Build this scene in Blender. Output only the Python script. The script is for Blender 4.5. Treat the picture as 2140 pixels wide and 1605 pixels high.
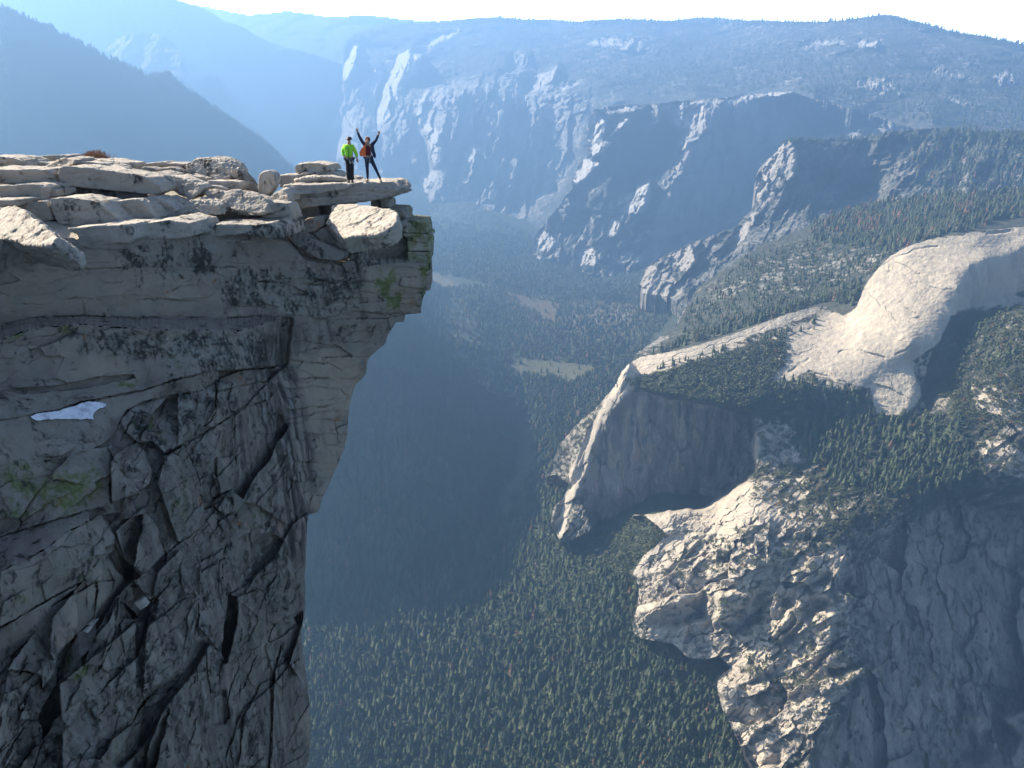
import bpy, bmesh, math, random
import numpy as np
from mathutils import Vector, Matrix
R = math.radians
for o in list(bpy.data.objects):
    bpy.data.objects.remove(o)
sc = bpy.context.scene
COL = sc.collection

# ---------------------------------------------------------------- camera, world, sun, exposure
FPX, CX, CY, PITCH = 1795.0, 1070.0, 802.5, R(24.5)     # photograph is 2140 x 1605 px
cam = bpy.data.cameras.new('camera')
cam.sensor_width = 36.0
cam.lens = 36.0 * FPX / 2140.0
cam.clip_start, cam.clip_end = 0.1, 90000.0
camo = bpy.data.objects.new('camera', cam); COL.objects.link(camo)
camo.location = (0, 0, 0)
camo.rotation_euler = (math.pi / 2 - PITCH, 0, 0)
sc.camera = camo

SUN_AZ_LEFT, SUN_EL = 62.0, 34.0                      # degrees left of the view axis, elevation
S = Vector((-math.sin(R(SUN_AZ_LEFT)) * math.cos(R(SUN_EL)), math.cos(R(SUN_AZ_LEFT)) * math.cos(R(SUN_EL)), math.sin(R(SUN_EL))))
sun = bpy.data.lights.new('sun', 'SUN')
sun.energy, sun.angle, sun.color = 5.0, R(0.5), (1.0, 0.90, 0.74)
suno = bpy.data.objects.new('sun', sun); COL.objects.link(suno)
suno.rotation_euler = S.to_track_quat('Z', 'Y').to_euler()
world = bpy.data.worlds.new('World'); sc.world = world; world.use_nodes = True
wn = world.node_tree
sky = wn.nodes.new('ShaderNodeTexSky'); sky.sky_type = 'NISHITA'; sky.sun_disc = False
sky.sun_elevation = R(SUN_EL); sky.sun_rotation = R(-SUN_AZ_LEFT); sky.altitude = 600
sky.dust_density = 2.0
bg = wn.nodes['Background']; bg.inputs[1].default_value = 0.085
# below the horizon: dimmed horizon sky added as fill, for bounce off hazy lowland
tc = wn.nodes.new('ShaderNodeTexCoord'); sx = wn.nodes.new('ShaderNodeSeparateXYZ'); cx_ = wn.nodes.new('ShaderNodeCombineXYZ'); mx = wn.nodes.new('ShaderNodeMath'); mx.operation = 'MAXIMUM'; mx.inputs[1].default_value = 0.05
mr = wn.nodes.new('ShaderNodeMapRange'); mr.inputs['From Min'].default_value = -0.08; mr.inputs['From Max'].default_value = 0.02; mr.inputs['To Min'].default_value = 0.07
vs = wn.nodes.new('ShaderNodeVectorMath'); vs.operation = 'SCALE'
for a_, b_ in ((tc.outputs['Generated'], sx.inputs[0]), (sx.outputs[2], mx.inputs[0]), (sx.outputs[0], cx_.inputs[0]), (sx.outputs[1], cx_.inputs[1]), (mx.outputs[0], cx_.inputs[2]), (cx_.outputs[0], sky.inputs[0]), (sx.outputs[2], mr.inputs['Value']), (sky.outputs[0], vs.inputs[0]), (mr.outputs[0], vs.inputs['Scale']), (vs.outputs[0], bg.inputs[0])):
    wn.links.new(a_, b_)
sc.view_settings.view_transform = 'Standard'; sc.view_settings.look = 'None'
sc.view_settings.exposure = 1.5; sc.view_settings.gamma = 1.0
sc.cycles.use_denoising = True; sc.cycles.denoising_input_passes = 'RGB'; sc.cycles.use_adaptive_sampling = False; world.cycles.sampling_method = 'NONE'
sc.cycles.max_bounces = 4; sc.cycles.diffuse_bounces = 2; sc.cycles.volume_bounces = 0
sc.cycles.transparent_max_bounces = 8

# ---------------------------------------------------------------- maths helpers
cp, sp = math.cos(PITCH), math.sin(PITCH)
def raydir(u, v):
    a = (np.asarray(u, float) - CX) / FPX; b = (CY - np.asarray(v, float)) / FPX
    return np.stack([a, cp + b * sp, -sp + b * cp], -1)
def at(u, v, t):                                       # picture direction + depth along the lens axis -> point
    return raydir(u, v) * np.asarray(t, float)[..., None]
def t_of(u, v, kind, val):
    d = raydir(u, v)
    return val / d[..., 2] if kind == 'z' else (val / d[..., 1] if kind == 'y' else val)

_rs = np.random.RandomState(7)
_perm = np.concatenate([_rs.permutation(256)] * 3).astype(np.int32)
_g = _rs.normal(size=(256, 3)); _g /= np.linalg.norm(_g, axis=1)[:, None]; _g = _g.astype(np.float32)
def perlin(p):
    p = np.asarray(p, np.float32); shp = p.shape[:-1]; p = p.reshape(-1, 3); res = np.empty(len(p), np.float32)
    for k in range(0, len(p), 60000):
        res[k:k + 60000] = _perlin(p[k:k + 60000])
    return res.reshape(shp)
def _perlin(p):
    i = np.floor(p).astype(np.int32); f = p - i; i &= 255
    x, y, z = f.T; w = f * f * f * (f * (f * 6 - 15) + 10); wx, wy, wz = w.T
    ix, iy, iz = i.T
    def gr(dx, dy, dz):
        g = _g[_perm[_perm[_perm[(ix + dx) & 255] + ((iy + dy) & 255)] + ((iz + dz) & 255)]]
        return g[:, 0] * (x - dx) + g[:, 1] * (y - dy) + g[:, 2] * (z - dz)
    def lx(dy, dz):
        a = gr(0, dy, dz); return a + wx * (gr(1, dy, dz) - a)
    def ly(dz):
        a = lx(0, dz); return a + wy * (lx(1, dz) - a)
    a = ly(0)
    return (a + wz * (ly(1) - a)) * 1.5
def fbm(p, octv=4, gain=0.5, ridged=False):
    a, s, out = 1.0, 0.0, 0
    p = np.asarray(p, np.float32)
    for k in range(octv):
        n = perlin(p + 17.3 * k)
        if ridged: n = 1 - 2 * np.abs(n)
        out = out + a * n; s += a; a *= gain; p = p * 2.03
    return out / s
def inpoly(u, v, poly):
    poly = np.asarray(poly, float); inside = np.zeros(u.shape, bool)
    x0, y0 = poly[:, 0], poly[:, 1]
    m = (u >= x0.min()) & (u <= x0.max()) & (v >= y0.min()) & (v <= y0.max())
    uu, vv = u[m], v[m]; r = np.zeros(uu.shape, bool)
    n = len(poly)
    for k in range(n):
        ax, ay = poly[k]; bx, by = poly[(k + 1) % n]
        if ay == by: continue
        c = ((ay > vv) != (by > vv)) & (uu < (bx - ax) * (vv - ay) / (by - ay) + ax)
        r ^= c
    inside[m] = r
    return inside
def seg_dist(u, v, line):
    best = np.full(u.shape, 1e9)
    for (ax, ay), (bx, by) in zip(line[:-1], line[1:]):
        L = (bx - ax) ** 2 + (by - ay) ** 2 + 1e-9
        k = np.clip(((u - ax) * (bx - ax) + (v - ay) * (by - ay)) / L, 0, 1)
        best = np.minimum(best, np.hypot(u - ax - k * (bx - ax), v - ay - k * (by - ay)))
    return best
def blur(a, r):
    if r < 1: return a
    for ax in (0, 1):
        for _ in range(2):
            pad = [(0, 0), (0, 0)]; pad[ax] = (r + 1, r)
            c = np.cumsum(np.pad(a, pad, mode='edge'), axis=ax)
            n = a.shape[ax]
            a = (np.take(c, range(2 * r + 1, 2 * r + 1 + n), ax) - np.take(c, range(0, n), ax)) / (2 * r + 1)
    return a
def rbf(cu, cv, cw, u, v):
    sc_ = 400.0; P = np.stack([cu, cv], 1) / sc_; n = len(P)
    D = np.hypot(P[:, None, 0] - P[None, :, 0], P[:, None, 1] - P[None, :, 1])
    A = np.zeros((n + 3, n + 3)); A[:n, :n] = -D - 1e-4 * np.eye(n); A[:n, n] = 1; A[:n, n + 1:] = P; A[n, :n] = 1; A[n + 1:, :n] = P.T
    w = np.linalg.solve(A, np.concatenate([cw, [0, 0, 0]]))
    out = w[n] + w[n + 1] * u / sc_ + w[n + 2] * v / sc_
    for k in range(n):
        out = out - w[k] * np.hypot(u / sc_ - P[k, 0], v / sc_ - P[k, 1])
    return out

def tag(o, label=None, cat=None, group=None, kind=None):
    if label: o['label'] = label
    if cat: o['category'] = cat
    if group: o['group'] = group
    if kind: o['kind'] = kind
    return o
def mesh_np(name, V, quads=None, tris=None, mat=None, smooth=True, cols=None, parent=None):
    me = bpy.data.meshes.new(name)
    q = np.zeros((0, 4), np.int32) if quads is None else np.asarray(quads, np.int32)
    t = np.zeros((0, 3), np.int32) if tris is None else np.asarray(tris, np.int32)
    me.vertices.add(len(V)); me.vertices.foreach_set('co', np.asarray(V, np.float32).ravel())
    nl = q.size + t.size; me.loops.add(nl)
    me.loops.foreach_set('vertex_index', np.concatenate([q.ravel(), t.ravel()]))
    npoly = len(q) + len(t); me.polygons.add(npoly)
    ls = np.concatenate([np.arange(len(q)) * 4, q.size + np.arange(len(t)) * 3]).astype(np.int32)
    me.polygons.foreach_set('loop_start', ls)
    me.polygons.foreach_set('use_smooth', np.full(npoly, bool(smooth)))
    me.update(calc_edges=True); me.validate()
    for k, c in (cols or {}).items():
        a = me.attributes.new(k, 'FLOAT_COLOR', 'POINT')
        a.data.foreach_set('color', np.asarray(c, np.float32).ravel())
    if mat: me.materials.append(mat)
    o = bpy.data.objects.new(name, me); COL.objects.link(o)
    if parent: o.parent = parent
    return o

# ---------------------------------------------------------------- relief: one landform as a real surface
class Relief:
    def __init__(s, outline, ctrl, step, jag=(0, 40), seed=0.0, dist=1.0):   # dist: how much farther than the listed distances it stands
        o = np.asarray(outline, float)
        s.step = step; s.dist = dist
        us = np.arange(o[:, 0].min(), o[:, 0].max() + step, step); vs = np.arange(o[:, 1].min(), o[:, 1].max() + step, step)
        s.U, s.V = np.meshgrid(us, vs); s.seed = seed
        nx, ny = s.nz2(jag[1], 3) if jag[0] else (0, 0)
        s.mask = inpoly(s.U + nx * jag[0], s.V + ny * jag[0], o)
        s.near = blur(s.mask.astype(float), 4) > 0
        c = np.array([(u, v, t_of(u, v, k, x) * dist) for u, v, k, x in ctrl])
        s.t = 1.0 / np.clip(rbf(c[:, 0], c[:, 1], 1.0 / c[:, 2], s.U, s.V), 1.0 / (c[:, 2].max() * 1.6), 1.0 / (c[:, 2].min() * 0.6))
        s.t0 = s.t.copy()
        s.D = raydir(s.U, s.V)
        s.col = np.zeros(s.U.shape + (4,))
    def nz2(s, wl, octv):
        p = np.stack([s.U / wl, s.V / wl, np.full(s.U.shape, s.seed)], -1)
        return fbm(p, octv), fbm(p + 31.7, octv)
    def win(s, poly, pad):
        p = np.asarray(poly, float)
        j0 = int(np.clip((p[:, 0].min() - pad - s.U[0, 0]) / s.step, 0, s.U.shape[1])); j1 = int(np.clip((p[:, 0].max() + pad - s.U[0, 0]) / s.step + 1, 0, s.U.shape[1]))
        i0 = int(np.clip((p[:, 1].min() - pad - s.V[0, 0]) / s.step, 0, s.U.shape[0])); i1 = int(np.clip((p[:, 1].max() + pad - s.V[0, 0]) / s.step + 1, 0, s.U.shape[0]))
        return slice(i0, max(i1, i0 + 1)), slice(j0, max(j1, j0 + 1))
    def nzw(s, sl, wl, octv=3):
        p = np.stack([s.U[sl] / wl, s.V[sl] / wl, np.full(s.U[sl].shape, s.seed)], -1)
        return fbm(p, octv), fbm(p + 31.7, octv)
    def _reg(s, poly, jag, wl, feather):
        sl = s.win(poly, jag * 2 + feather * 3 + 4)
        if min(s.U[sl].shape) < 2: return sl, np.zeros(s.U[sl].shape)
        if jag: a, b = s.nzw(sl, wl)
        else: a = b = 0
        m = inpoly(s.U[sl] + a * jag * 2, s.V[sl] + b * jag * 2, poly).astype(float)
        return sl, (blur(m, int(feather / s.step)) if feather else m)
    def region(s, poly, jag=6, wl=25, feather=0):
        sl, m = s._reg(poly, jag, wl, feather)
        out = np.zeros(s.U.shape); out[sl] = m
        return out
    def facet(s, poly, n, jag=4, wl=25, feather=4, push=0.0, tc=None, cap=None, strength=1.0, anchor=None):
        poly = np.asarray(poly, float)
        sl, m = s._reg(poly, jag, wl, feather); m = m * strength
        n = np.asarray(n, float); n = n / np.linalg.norm(n)
        c = np.array(anchor, float) if anchor else poly.mean(0)
        if tc is None:
            i = np.clip(int((c[1] - s.V[0, 0]) / s.step), 0, s.U.shape[0] - 1); j = np.clip(int((c[0] - s.U[0, 0]) / s.step), 0, s.U.shape[1] - 1)
            tc = s.t[i, j]
        tc = tc * (1 - push)
        den = s.D[sl] @ n; den = np.where(den > -0.02, -0.02, den)
        tf = (raydir(c[0], c[1]) @ n) * tc / den
        lim = cap if cap else 0.25
        tf = np.clip(tf, tc * (1 - lim), tc * (1 + lim))
        s.t[sl] = 1.0 / ((1 - m) / s.t[sl] + m / tf)
        out = np.zeros(s.U.shape); out[sl] = m
        return out
    def crack(s, line, width, depth, jag=3, wl=30):
        sl = s.win(line, width + jag * 2 + 4)
        if min(s.U[sl].shape) < 2: return
        a, b = s.nzw(sl, wl)
        d = seg_dist(s.U[sl] + a * jag * 2, s.V[sl] + b * jag * 2, line)
        w = width * (0.65 + 0.7 * np.clip(a + 0.5, 0, 1))
        s.t[sl] += depth * np.clip(0.65 + 2.2 * s.nzw(sl, 70, 2)[0], 0.08, 1.2) * np.clip(1 - d / w, 0, 1) ** 0.7
    def fracture(s, poly, cell, amp, ang, asp, tilt, seed, gap=0.0, warp=0.3, f=6, jag=5, weight=1.0):
        sl, m = s._reg(np.asarray(poly, float), jag, 40, f)
        if min(m.shape) < 2: return
        a = R(ang); w1, w2 = s.nzw(sl, cell * 1.6, 4); U, V_ = s.U[sl] + w1 * cell * warp * 2, s.V[sl] + w2 * cell * warp * 2
        x = (U * math.cos(a) + V_ * math.sin(a)) / (cell * asp); y = (-U * math.sin(a) + V_ * math.cos(a)) / cell
        ix, iy = np.floor(x).astype(int), np.floor(y).astype(int)
        d1 = np.full(x.shape, 1e9); d2 = d1.copy(); h1 = np.zeros(x.shape, int); X = np.zeros(x.shape); Y = np.zeros(x.shape)
        for dx in (-1, 0, 1):
            for dy in (-1, 0, 1):
                h = _perm[_perm[(ix + dx + seed * 13) & 255] + ((iy + dy + seed * 7) & 255)]
                ex, ey = x - (ix + dx + _perm[h + 31] / 255.0), y - (iy + dy + _perm[h + 97] / 255.0)
                d = np.hypot(ex, ey); nb = d < d1
                d2 = np.where(nb, d1, np.minimum(d2, d)); h1 = np.where(nb, h, h1); X = np.where(nb, ex, X); Y = np.where(nb, ey, Y); d1 = np.where(nb, d, d1)
        r_ = np.random.RandomState(seed); T = r_.normal(size=(3, 256))
        q = amp * T[0][h1] + tilt * (T[1][h1] * X + T[2][h1] * Y)
        if gap: q = q + gap * np.clip(1 - (d2 - d1) / 0.07, 0, 1) * (T[0][h1] > -0.3)
        s.t[sl] += s.dist * m * q * (weight if np.isscalar(weight) else weight[sl])
    def P(s):
        return s.D * s.t[..., None]
    def rough(s, amp, scale, octv=4, ridged=False, weight=1.0, gain=0.5):
        w = np.broadcast_to(np.asarray(weight, float), s.U.shape); m = s.near & (np.abs(w) > 0.004)
        p = s.D[m] * s.t[m][:, None] * np.asarray(scale, float) / s.dist
        s.t[m] += amp * s.dist * w[m] * fbm(p + s.seed * 3.1, octv, gain, ridged)
    def build(s, name, mat, skirt=(0, 0), parent=None, smooth=True):
        idx = np.full(s.U.shape, -1, np.int64)
        q = s.mask[:-1, :-1] & s.mask[1:, :-1] & s.mask[:-1, 1:] & s.mask[1:, 1:]
        use = np.zeros(s.U.shape, bool)
        for a in (slice(0, -1), slice(1, None)):
            for b in (slice(0, -1), slice(1, None)):
                use[a, b] |= q
        n = int(use.sum()); idx[use] = np.arange(n)
        V = s.P()[use]; C = s.col[use]
        Q = np.stack([idx[1:, :-1][q], idx[1:, 1:][q], idx[:-1, 1:][q], idx[:-1, :-1][q]], 1)
        if skirt[0]:
            E = np.concatenate([Q[:, [0, 1]], Q[:, [1, 2]], Q[:, [2, 3]], Q[:, [3, 0]]])
            key = np.sort(E, 1); k1 = key[:, 0] * (n + 1) + key[:, 1]
            _, inv, cnt = np.unique(k1, return_inverse=True, return_counts=True)
            B = E[cnt[inv] == 1]
            bv = np.unique(B); mp = np.full(n, -1, np.int64)
            newV = []
            away = V[bv].copy(); away[:, 2] = 0; away /= np.linalg.norm(away, axis=1)[:, None]
            nb = len(bv); mp[bv] = n + np.arange(nb)
            newV = V[bv] + away * skirt[0]; newV[:, 2] -= skirt[1]
            V = np.concatenate([V, newV]); C = np.concatenate([C, C[bv]])
            Q = np.concatenate([Q, np.stack([B[:, 1], B[:, 0], mp[B[:, 0]], mp[B[:, 1]]], 1)])
        s.obj = mesh_np(name, V, Q, mat=mat, smooth=smooth, cols={'mask': C}, parent=parent)
        return s.obj
    def depth_at(s, u, v):
        i = np.clip(((v - s.V[0, 0]) / s.step).astype(int), 0, s.U.shape[0] - 1); j = np.clip(((u - s.U[0, 0]) / s.step).astype(int), 0, s.U.shape[1] - 1)
        return s.t[i, j], s.mask[i, j]

# ---------------------------------------------------------------- material helpers
class NT:
    def __init__(s, name):
        s.m = bpy.data.materials.new(name); s.m.use_nodes = True
        s.n = s.m.node_tree.nodes; s.l = s.m.node_tree.links
        s.b = s.n['Principled BSDF']; s.b.inputs['Specular IOR Level'].default_value = 0.2; s.b.inputs['Roughness'].default_value = 0.9
        s.pos = s.n.new('ShaderNodeNewGeometry').outputs['Position']
    def link(s, a, b): s.l.new(a, b)
    def scale(s, v):
        m = s.n.new('ShaderNodeVectorMath'); m.operation = 'MULTIPLY'; s.l.new(s.pos, m.inputs[0]); m.inputs[1].default_value = v
        return m.outputs[0]
    def noise(s, sc_, detail=4, vec=None, rough=0.55):
        n = s.n.new('ShaderNodeTexNoise'); n.inputs['Scale'].default_value = 1.0; n.inputs['Detail'].default_value = detail; n.inputs['Roughness'].default_value = rough
        s.l.new(s.scale(vec if vec else (sc_,) * 3), n.inputs['Vector'])
        return n.outputs['Fac']
    def voro(s, sc_, feature='F1', out='Distance', rand=1.0):
        n = s.n.new('ShaderNodeTexVoronoi'); n.feature = feature; n.inputs['Scale'].default_value = 1.0; n.inputs['Randomness'].default_value = rand
        s.l.new(s.scale((sc_,) * 3), n.inputs['Vector'])
        return n.outputs[out]
    def ramp(s, fac, a, b, c0=0.0, c1=1.0):
        n = s.n.new('ShaderNodeMapRange'); n.inputs['From Min'].default_value = a; n.inputs['From Max'].default_value = b
        n.inputs['To Min'].default_value = c0; n.inputs['To Max'].default_value = c1
        s.l.new(fac, n.inputs['Value']); return n.outputs[0]
    def math(s, op, a, b):
        n = s.n.new('ShaderNodeMath'); n.operation = op
        for k, x in enumerate((a, b)):
            if isinstance(x, (int, float)): n.inputs[k].default_value = x
            else: s.l.new(x, n.inputs[k])
        return n.outputs[0]
    def mix(s, fac, a, b, blend='MIX'):
        n = s.n.new('ShaderNodeMix'); n.data_type = 'RGBA'; n.blend_type = blend
        for k, x in ((0, fac), (6, a), (7, b)):
            if isinstance(x, (int, float)): n.inputs[k].default_value = x
            elif isinstance(x, tuple): n.inputs[k].default_value = (x + (1,))[:4]
            else: s.l.new(x, n.inputs[k])
        return n.outputs[2]
    def attr(s, name):
        a = s.n.new('ShaderNodeAttribute'); a.attribute_name = name
        sep = s.n.new('ShaderNodeSeparateColor'); s.l.new(a.outputs['Color'], sep.inputs[0])
        return sep.outputs[0], sep.outputs[1], sep.outputs[2], a.outputs['Alpha']
    def bump(s, h, dist, strength=1.0):
        b = s.n.new('ShaderNodeBump'); b.inputs['Distance'].default_value = dist; b.inputs['Strength'].default_value = strength
        s.l.new(h, b.inputs['Height']); s.l.new(b.outputs[0], s.b.inputs['Normal'])
    def color(s, c):
        if isinstance(c, tuple): s.b.inputs['Base Color'].default_value = (c + (1,))[:4]
        else: s.l.new(c, s.b.inputs['Base Color'])
        return s.m

def terrain_mat(name, rock=(0.35, 0.32, 0.285), rock2=(0.24, 0.225, 0.21), tree=(0.024, 0.030, 0.022), tree2=(0.058, 0.058, 0.044), cell=14.0, streak=None, bump=8.0):
    """R = bare rock, G = meadow grass, B = russet dead trees, A = darkened rock, shade of the walls put into colour"""
    k = NT(name); r, g, b, a = k.attr('mask')
    n1 = k.noise(1 / (cell * 9), 5); n2 = k.noise(1 / (cell * 1.6), 6, rough=0.65); n3 = k.noise(1 / cell, 3)
    forest = k.mix(k.ramp(k.math('ADD', k.math('MULTIPLY', n2, 0.7), k.math('MULTIPLY', n1, 0.3)), 0.4, 0.6), tree, tree2)
    if streak: rn = k.math('ADD', k.math('MULTIPLY', k.noise(1, 6, vec=streak, rough=0.65), 0.6), k.math('MULTIPLY', n2, 0.4))
    else: rn = k.noise(1 / (cell * 2.5), 6)
    rockc = k.mix(k.ramp(rn, 0.38, 0.62), rock, rock2)
    rockc = k.mix(a, rockc, k.mix(k.ramp(rn, 0.36, 0.64), (0.15, 0.145, 0.14), (0.05, 0.05, 0.05)))   # dark weathered granite, darkened further for the walls' shade
    thr = k.math('ADD', r, k.math('MULTIPLY', k.math('SUBTRACT', k.math('ADD', k.math('MULTIPLY', n2, 0.65), k.math('MULTIPLY', n1, 0.35)), 0.5), 1.7))
    fr = k.ramp(thr, 0.40, 0.60)
    c = k.mix(fr, forest, rockc)
    c = k.mix(g, c, k.mix(k.ramp(k.math('ADD', k.math('MULTIPLY', n2, 0.5), k.math('MULTIPLY', n3, 0.5)), 0.36, 0.62), (0.050, 0.055, 0.028), (0.095, 0.085, 0.048)))
    c = k.mix(k.math('MULTIPLY', b, k.ramp(n3, 0.45, 0.6)), c, (0.17, 0.095, 0.055))
    h = k.math('ADD', k.math('MULTIPLY', n3, 0.6), n2)
    k.bump(h, bump, 0.8)
    return k.color(c)

# ---------------------------------------------------------------- distant landforms
LEFTN, UPN, RIGHTN = (-0.8, -0.25, 0.5), (-0.15, -0.1, 0.95), (0.75, -0.6, 0.15)
M_far = terrain_mat('granite_and_forest_far', rock=(0.42, 0.39, 0.35), rock2=(0.28, 0.265, 0.25), tree=(0.03, 0.035, 0.03), tree2=(0.065, 0.065, 0.058), cell=22.0, streak=(0.02, 0.02, 0.006), bump=14)
M_mid = terrain_mat('granite_and_forest_mid', rock=(0.33, 0.295, 0.25), rock2=(0.21, 0.195, 0.175), cell=13.0, streak=(0.03, 0.03, 0.008), bump=8)
M_near = terrain_mat('granite_and_forest_near', rock=(0.44, 0.375, 0.285), rock2=(0.27, 0.235, 0.195), cell=7.0, streak=(0.055, 0.055, 0.012), bump=3)
M_floor = terrain_mat('forest_floor', rock=(0.36, 0.33, 0.30), tree=(0.028, 0.036, 0.022), tree2=(0.05, 0.058, 0.034), cell=8.0, bump=4)

# far blue ridge
A = Relief([(330, 5), (430, 12), (480, 22), (520, 30), (560, 27), (598, 22), (640, 26), (680, 33), (720, 32), (757, 29), (800, 34), (850, 40), (900, 43), (1000, 45), (1300, 45), (1300, 200), (330, 200)],
           [(330, 5, 't', 12600), (600, 22, 't', 12400), (1000, 40, 't', 12400), (1300, 45, 't', 12400), (330, 190, 't', 10800), (700, 150, 't', 10800), (1000, 150, 't', 11000), (1300, 200, 't', 11000)], 3, (2, 20), 1.0, 1.27)
A.rough(300, (1 / 900,) * 3, 5, ridged=True)
tag(A.build('far_ridge', M_far, (900, 700)), kind='structure')
# back mountain on the left
B = Relief([(-120, -90), (200, -60), (330, -22), (374, 0), (420, 14), (450, 30), (467, 42), (509, 56), (540, 75), (561, 86), (600, 98), (654, 112), (690, 124), (730, 140), (730, 320), (-120, 320)],
           [(-100, -80, 'y', 8600), (374, 0, 'y', 9200), (561, 86, 'y', 9600), (730, 140, 'y', 9900), (-100, 300, 'y', 7000), (300, 250, 'y', 8600), (500, 250, 'y', 9000), (720, 300, 'y', 9200), (420, 120, 'y', 9100), (250, 100, 'y', 8700)], 2, (2, 14), 2.0, 1.3)
B.rough(420, (1 / 1100, 1 / 1100, 1 / 900), 6, ridged=True)
tag(B.build('back_mountain', M_far, (800, 600)), kind='structure')
B2 = Relief([(180, 190), (215, 110), (245, 80), (270, 68), (300, 66), (335, 72), (360, 84), (378, 108), (388, 140), (400, 163), (420, 160), (440, 154), (458, 160), (472, 180), (485, 205), (498, 240), (520, 262), (545, 280), (560, 300), (580, 340), (180, 340)],
            [(200, 150, 'y', 7300), (300, 66, 'y', 7500), (380, 110, 'y', 7400), (458, 160, 'y', 7500), (200, 330, 'y', 6400), (400, 330, 'y', 6600), (560, 330, 'y', 7000), (320, 160, 'y', 7150), (500, 250, 'y', 7350)], 2, (4, 16), 3.0, 1.3)
B2.rough(260, (1 / 500, 1 / 500, 1 / 900), 6, ridged=True)
B2.col[..., 0] = 0.35
tag(B2.build('cathedral_spires_ridge', M_far, (500, 500)), kind='structure')

# north rim: the big face on the left end and the plateau behind everything on the right
E = Relief([(560, 430), (610, 360), (632, 335), (650, 310), (668, 292), (684, 275), (692, 255), (697, 241), (702, 220), (706, 202), (712, 185), (714, 172), (716, 150), (715, 125), (718, 100), (723, 84), (740, 70), (757, 62), (780, 55), (809, 47), (852, 48),
            (895, 49), (930, 44), (959, 40), (1000, 37), (1033, 35), (1070, 37), (1110, 40), (1145, 39), (1174, 41), (1202, 45), (1239, 42), (1282, 39), (1333, 40), (1385, 43), (1437, 39), (1465, 37), (1493, 35), (1520, 39), (1556, 41), (1600, 42),
            (1642, 44), (1711, 45), (1763, 41), (1790, 37), (1815, 33), (1846, 30), (1877, 34), (1900, 40), (1919, 45), (1950, 54), (1988, 64), (2020, 70), (2057, 74), (2109, 86), (2150, 94), (2300, 130), (2300, 420), (1750, 420), (1500, 500), (1350, 600), (900, 600), (600, 470)],
           [(640, 335, 'y', 8350), (700, 240, 'y', 8450), (716, 150, 'y', 8650), (723, 84, 'y', 8900), (650, 440, 'y', 6900), (850, 445, 'y', 6250), (1100, 500, 'y', 5550), (1000, 590, 'y', 4750), (1300, 590, 'y', 4800),
            (740, 150, 'y', 8350), (900, 47, 'y', 9700), (1150, 40, 'y', 10500), (1500, 36, 'y', 10000), (1850, 30, 'y', 7600), (2150, 94, 'y', 6500), (2300, 130, 'y', 6200), (850, 170, 'y', 8000), (780, 250, 'y', 7600), (900, 300, 'y', 6900),
            (865, 430, 'y', 6330), (1050, 300, 'y', 6750), (1050, 450, 'y', 6000), (1050, 170, 'y', 7600), (1050, 100, 'y', 8800), (1200, 150, 'y', 7800), (1200, 100, 'y', 8800), (1450, 120, 'y', 8000), (1450, 190, 'y', 6400), (1200, 300, 'y', 6000),
            (1700, 120, 'y', 6900), (1700, 200, 'y', 5500), (1950, 150, 'y', 6000), (1950, 250, 'y', 4800), (2140, 200, 'y', 5400), (2140, 270, 'y', 4700), (2280, 400, 'y', 4300), (1700, 400, 'y', 5200), (1200, 200, 'y', 6900), (1300, 215, 'y', 6500)],
           1.5, (2, 18), 4.0, 1.42)
cl = E.region([(560, 430), (690, 230), (715, 120), (780, 240), (880, 170), (1010, 150), (1100, 130), (1230, 200), (1230, 330), (1120, 480), (880, 460), (600, 470)], 10, 60, 24)
E.rough(420, (1 / 420, 1 / 420, 1 / 1500), 5, ridged=True, weight=cl * 0.55)
E.rough(330, (1 / 900, 1 / 900, 1 / 900), 5, weight=1 - cl * 0.7)
E.rough(90, (1 / 160, 1 / 160, 1 / 600), 4, ridged=True, weight=cl)
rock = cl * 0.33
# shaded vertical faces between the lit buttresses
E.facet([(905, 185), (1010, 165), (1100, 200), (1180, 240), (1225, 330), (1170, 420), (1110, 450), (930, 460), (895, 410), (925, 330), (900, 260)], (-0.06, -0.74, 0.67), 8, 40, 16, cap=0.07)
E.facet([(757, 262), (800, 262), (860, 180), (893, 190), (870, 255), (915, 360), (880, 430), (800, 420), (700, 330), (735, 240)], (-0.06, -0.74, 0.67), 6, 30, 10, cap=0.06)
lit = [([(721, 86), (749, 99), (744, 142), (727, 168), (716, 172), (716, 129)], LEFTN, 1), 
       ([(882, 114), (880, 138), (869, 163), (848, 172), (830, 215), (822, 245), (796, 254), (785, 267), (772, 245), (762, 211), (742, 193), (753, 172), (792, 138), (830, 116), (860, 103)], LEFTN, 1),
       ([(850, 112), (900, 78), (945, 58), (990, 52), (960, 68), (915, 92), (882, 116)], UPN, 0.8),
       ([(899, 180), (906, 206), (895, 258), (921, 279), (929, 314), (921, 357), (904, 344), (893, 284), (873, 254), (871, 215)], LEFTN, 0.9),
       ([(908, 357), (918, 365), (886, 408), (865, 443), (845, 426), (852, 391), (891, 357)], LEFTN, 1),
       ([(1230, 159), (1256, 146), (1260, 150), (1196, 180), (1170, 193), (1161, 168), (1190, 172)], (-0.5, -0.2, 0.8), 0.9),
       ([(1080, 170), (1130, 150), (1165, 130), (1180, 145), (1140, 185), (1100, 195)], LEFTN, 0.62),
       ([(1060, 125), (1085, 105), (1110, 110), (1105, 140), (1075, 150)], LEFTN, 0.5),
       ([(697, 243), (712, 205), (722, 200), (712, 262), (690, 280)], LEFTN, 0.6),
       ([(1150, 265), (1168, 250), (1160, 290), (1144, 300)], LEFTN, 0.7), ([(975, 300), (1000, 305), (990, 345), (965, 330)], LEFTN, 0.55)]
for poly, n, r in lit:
    m = E.facet(poly, n, 6, 16, 5, cap=0.03); rock = np.maximum(rock, m * r)
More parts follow.
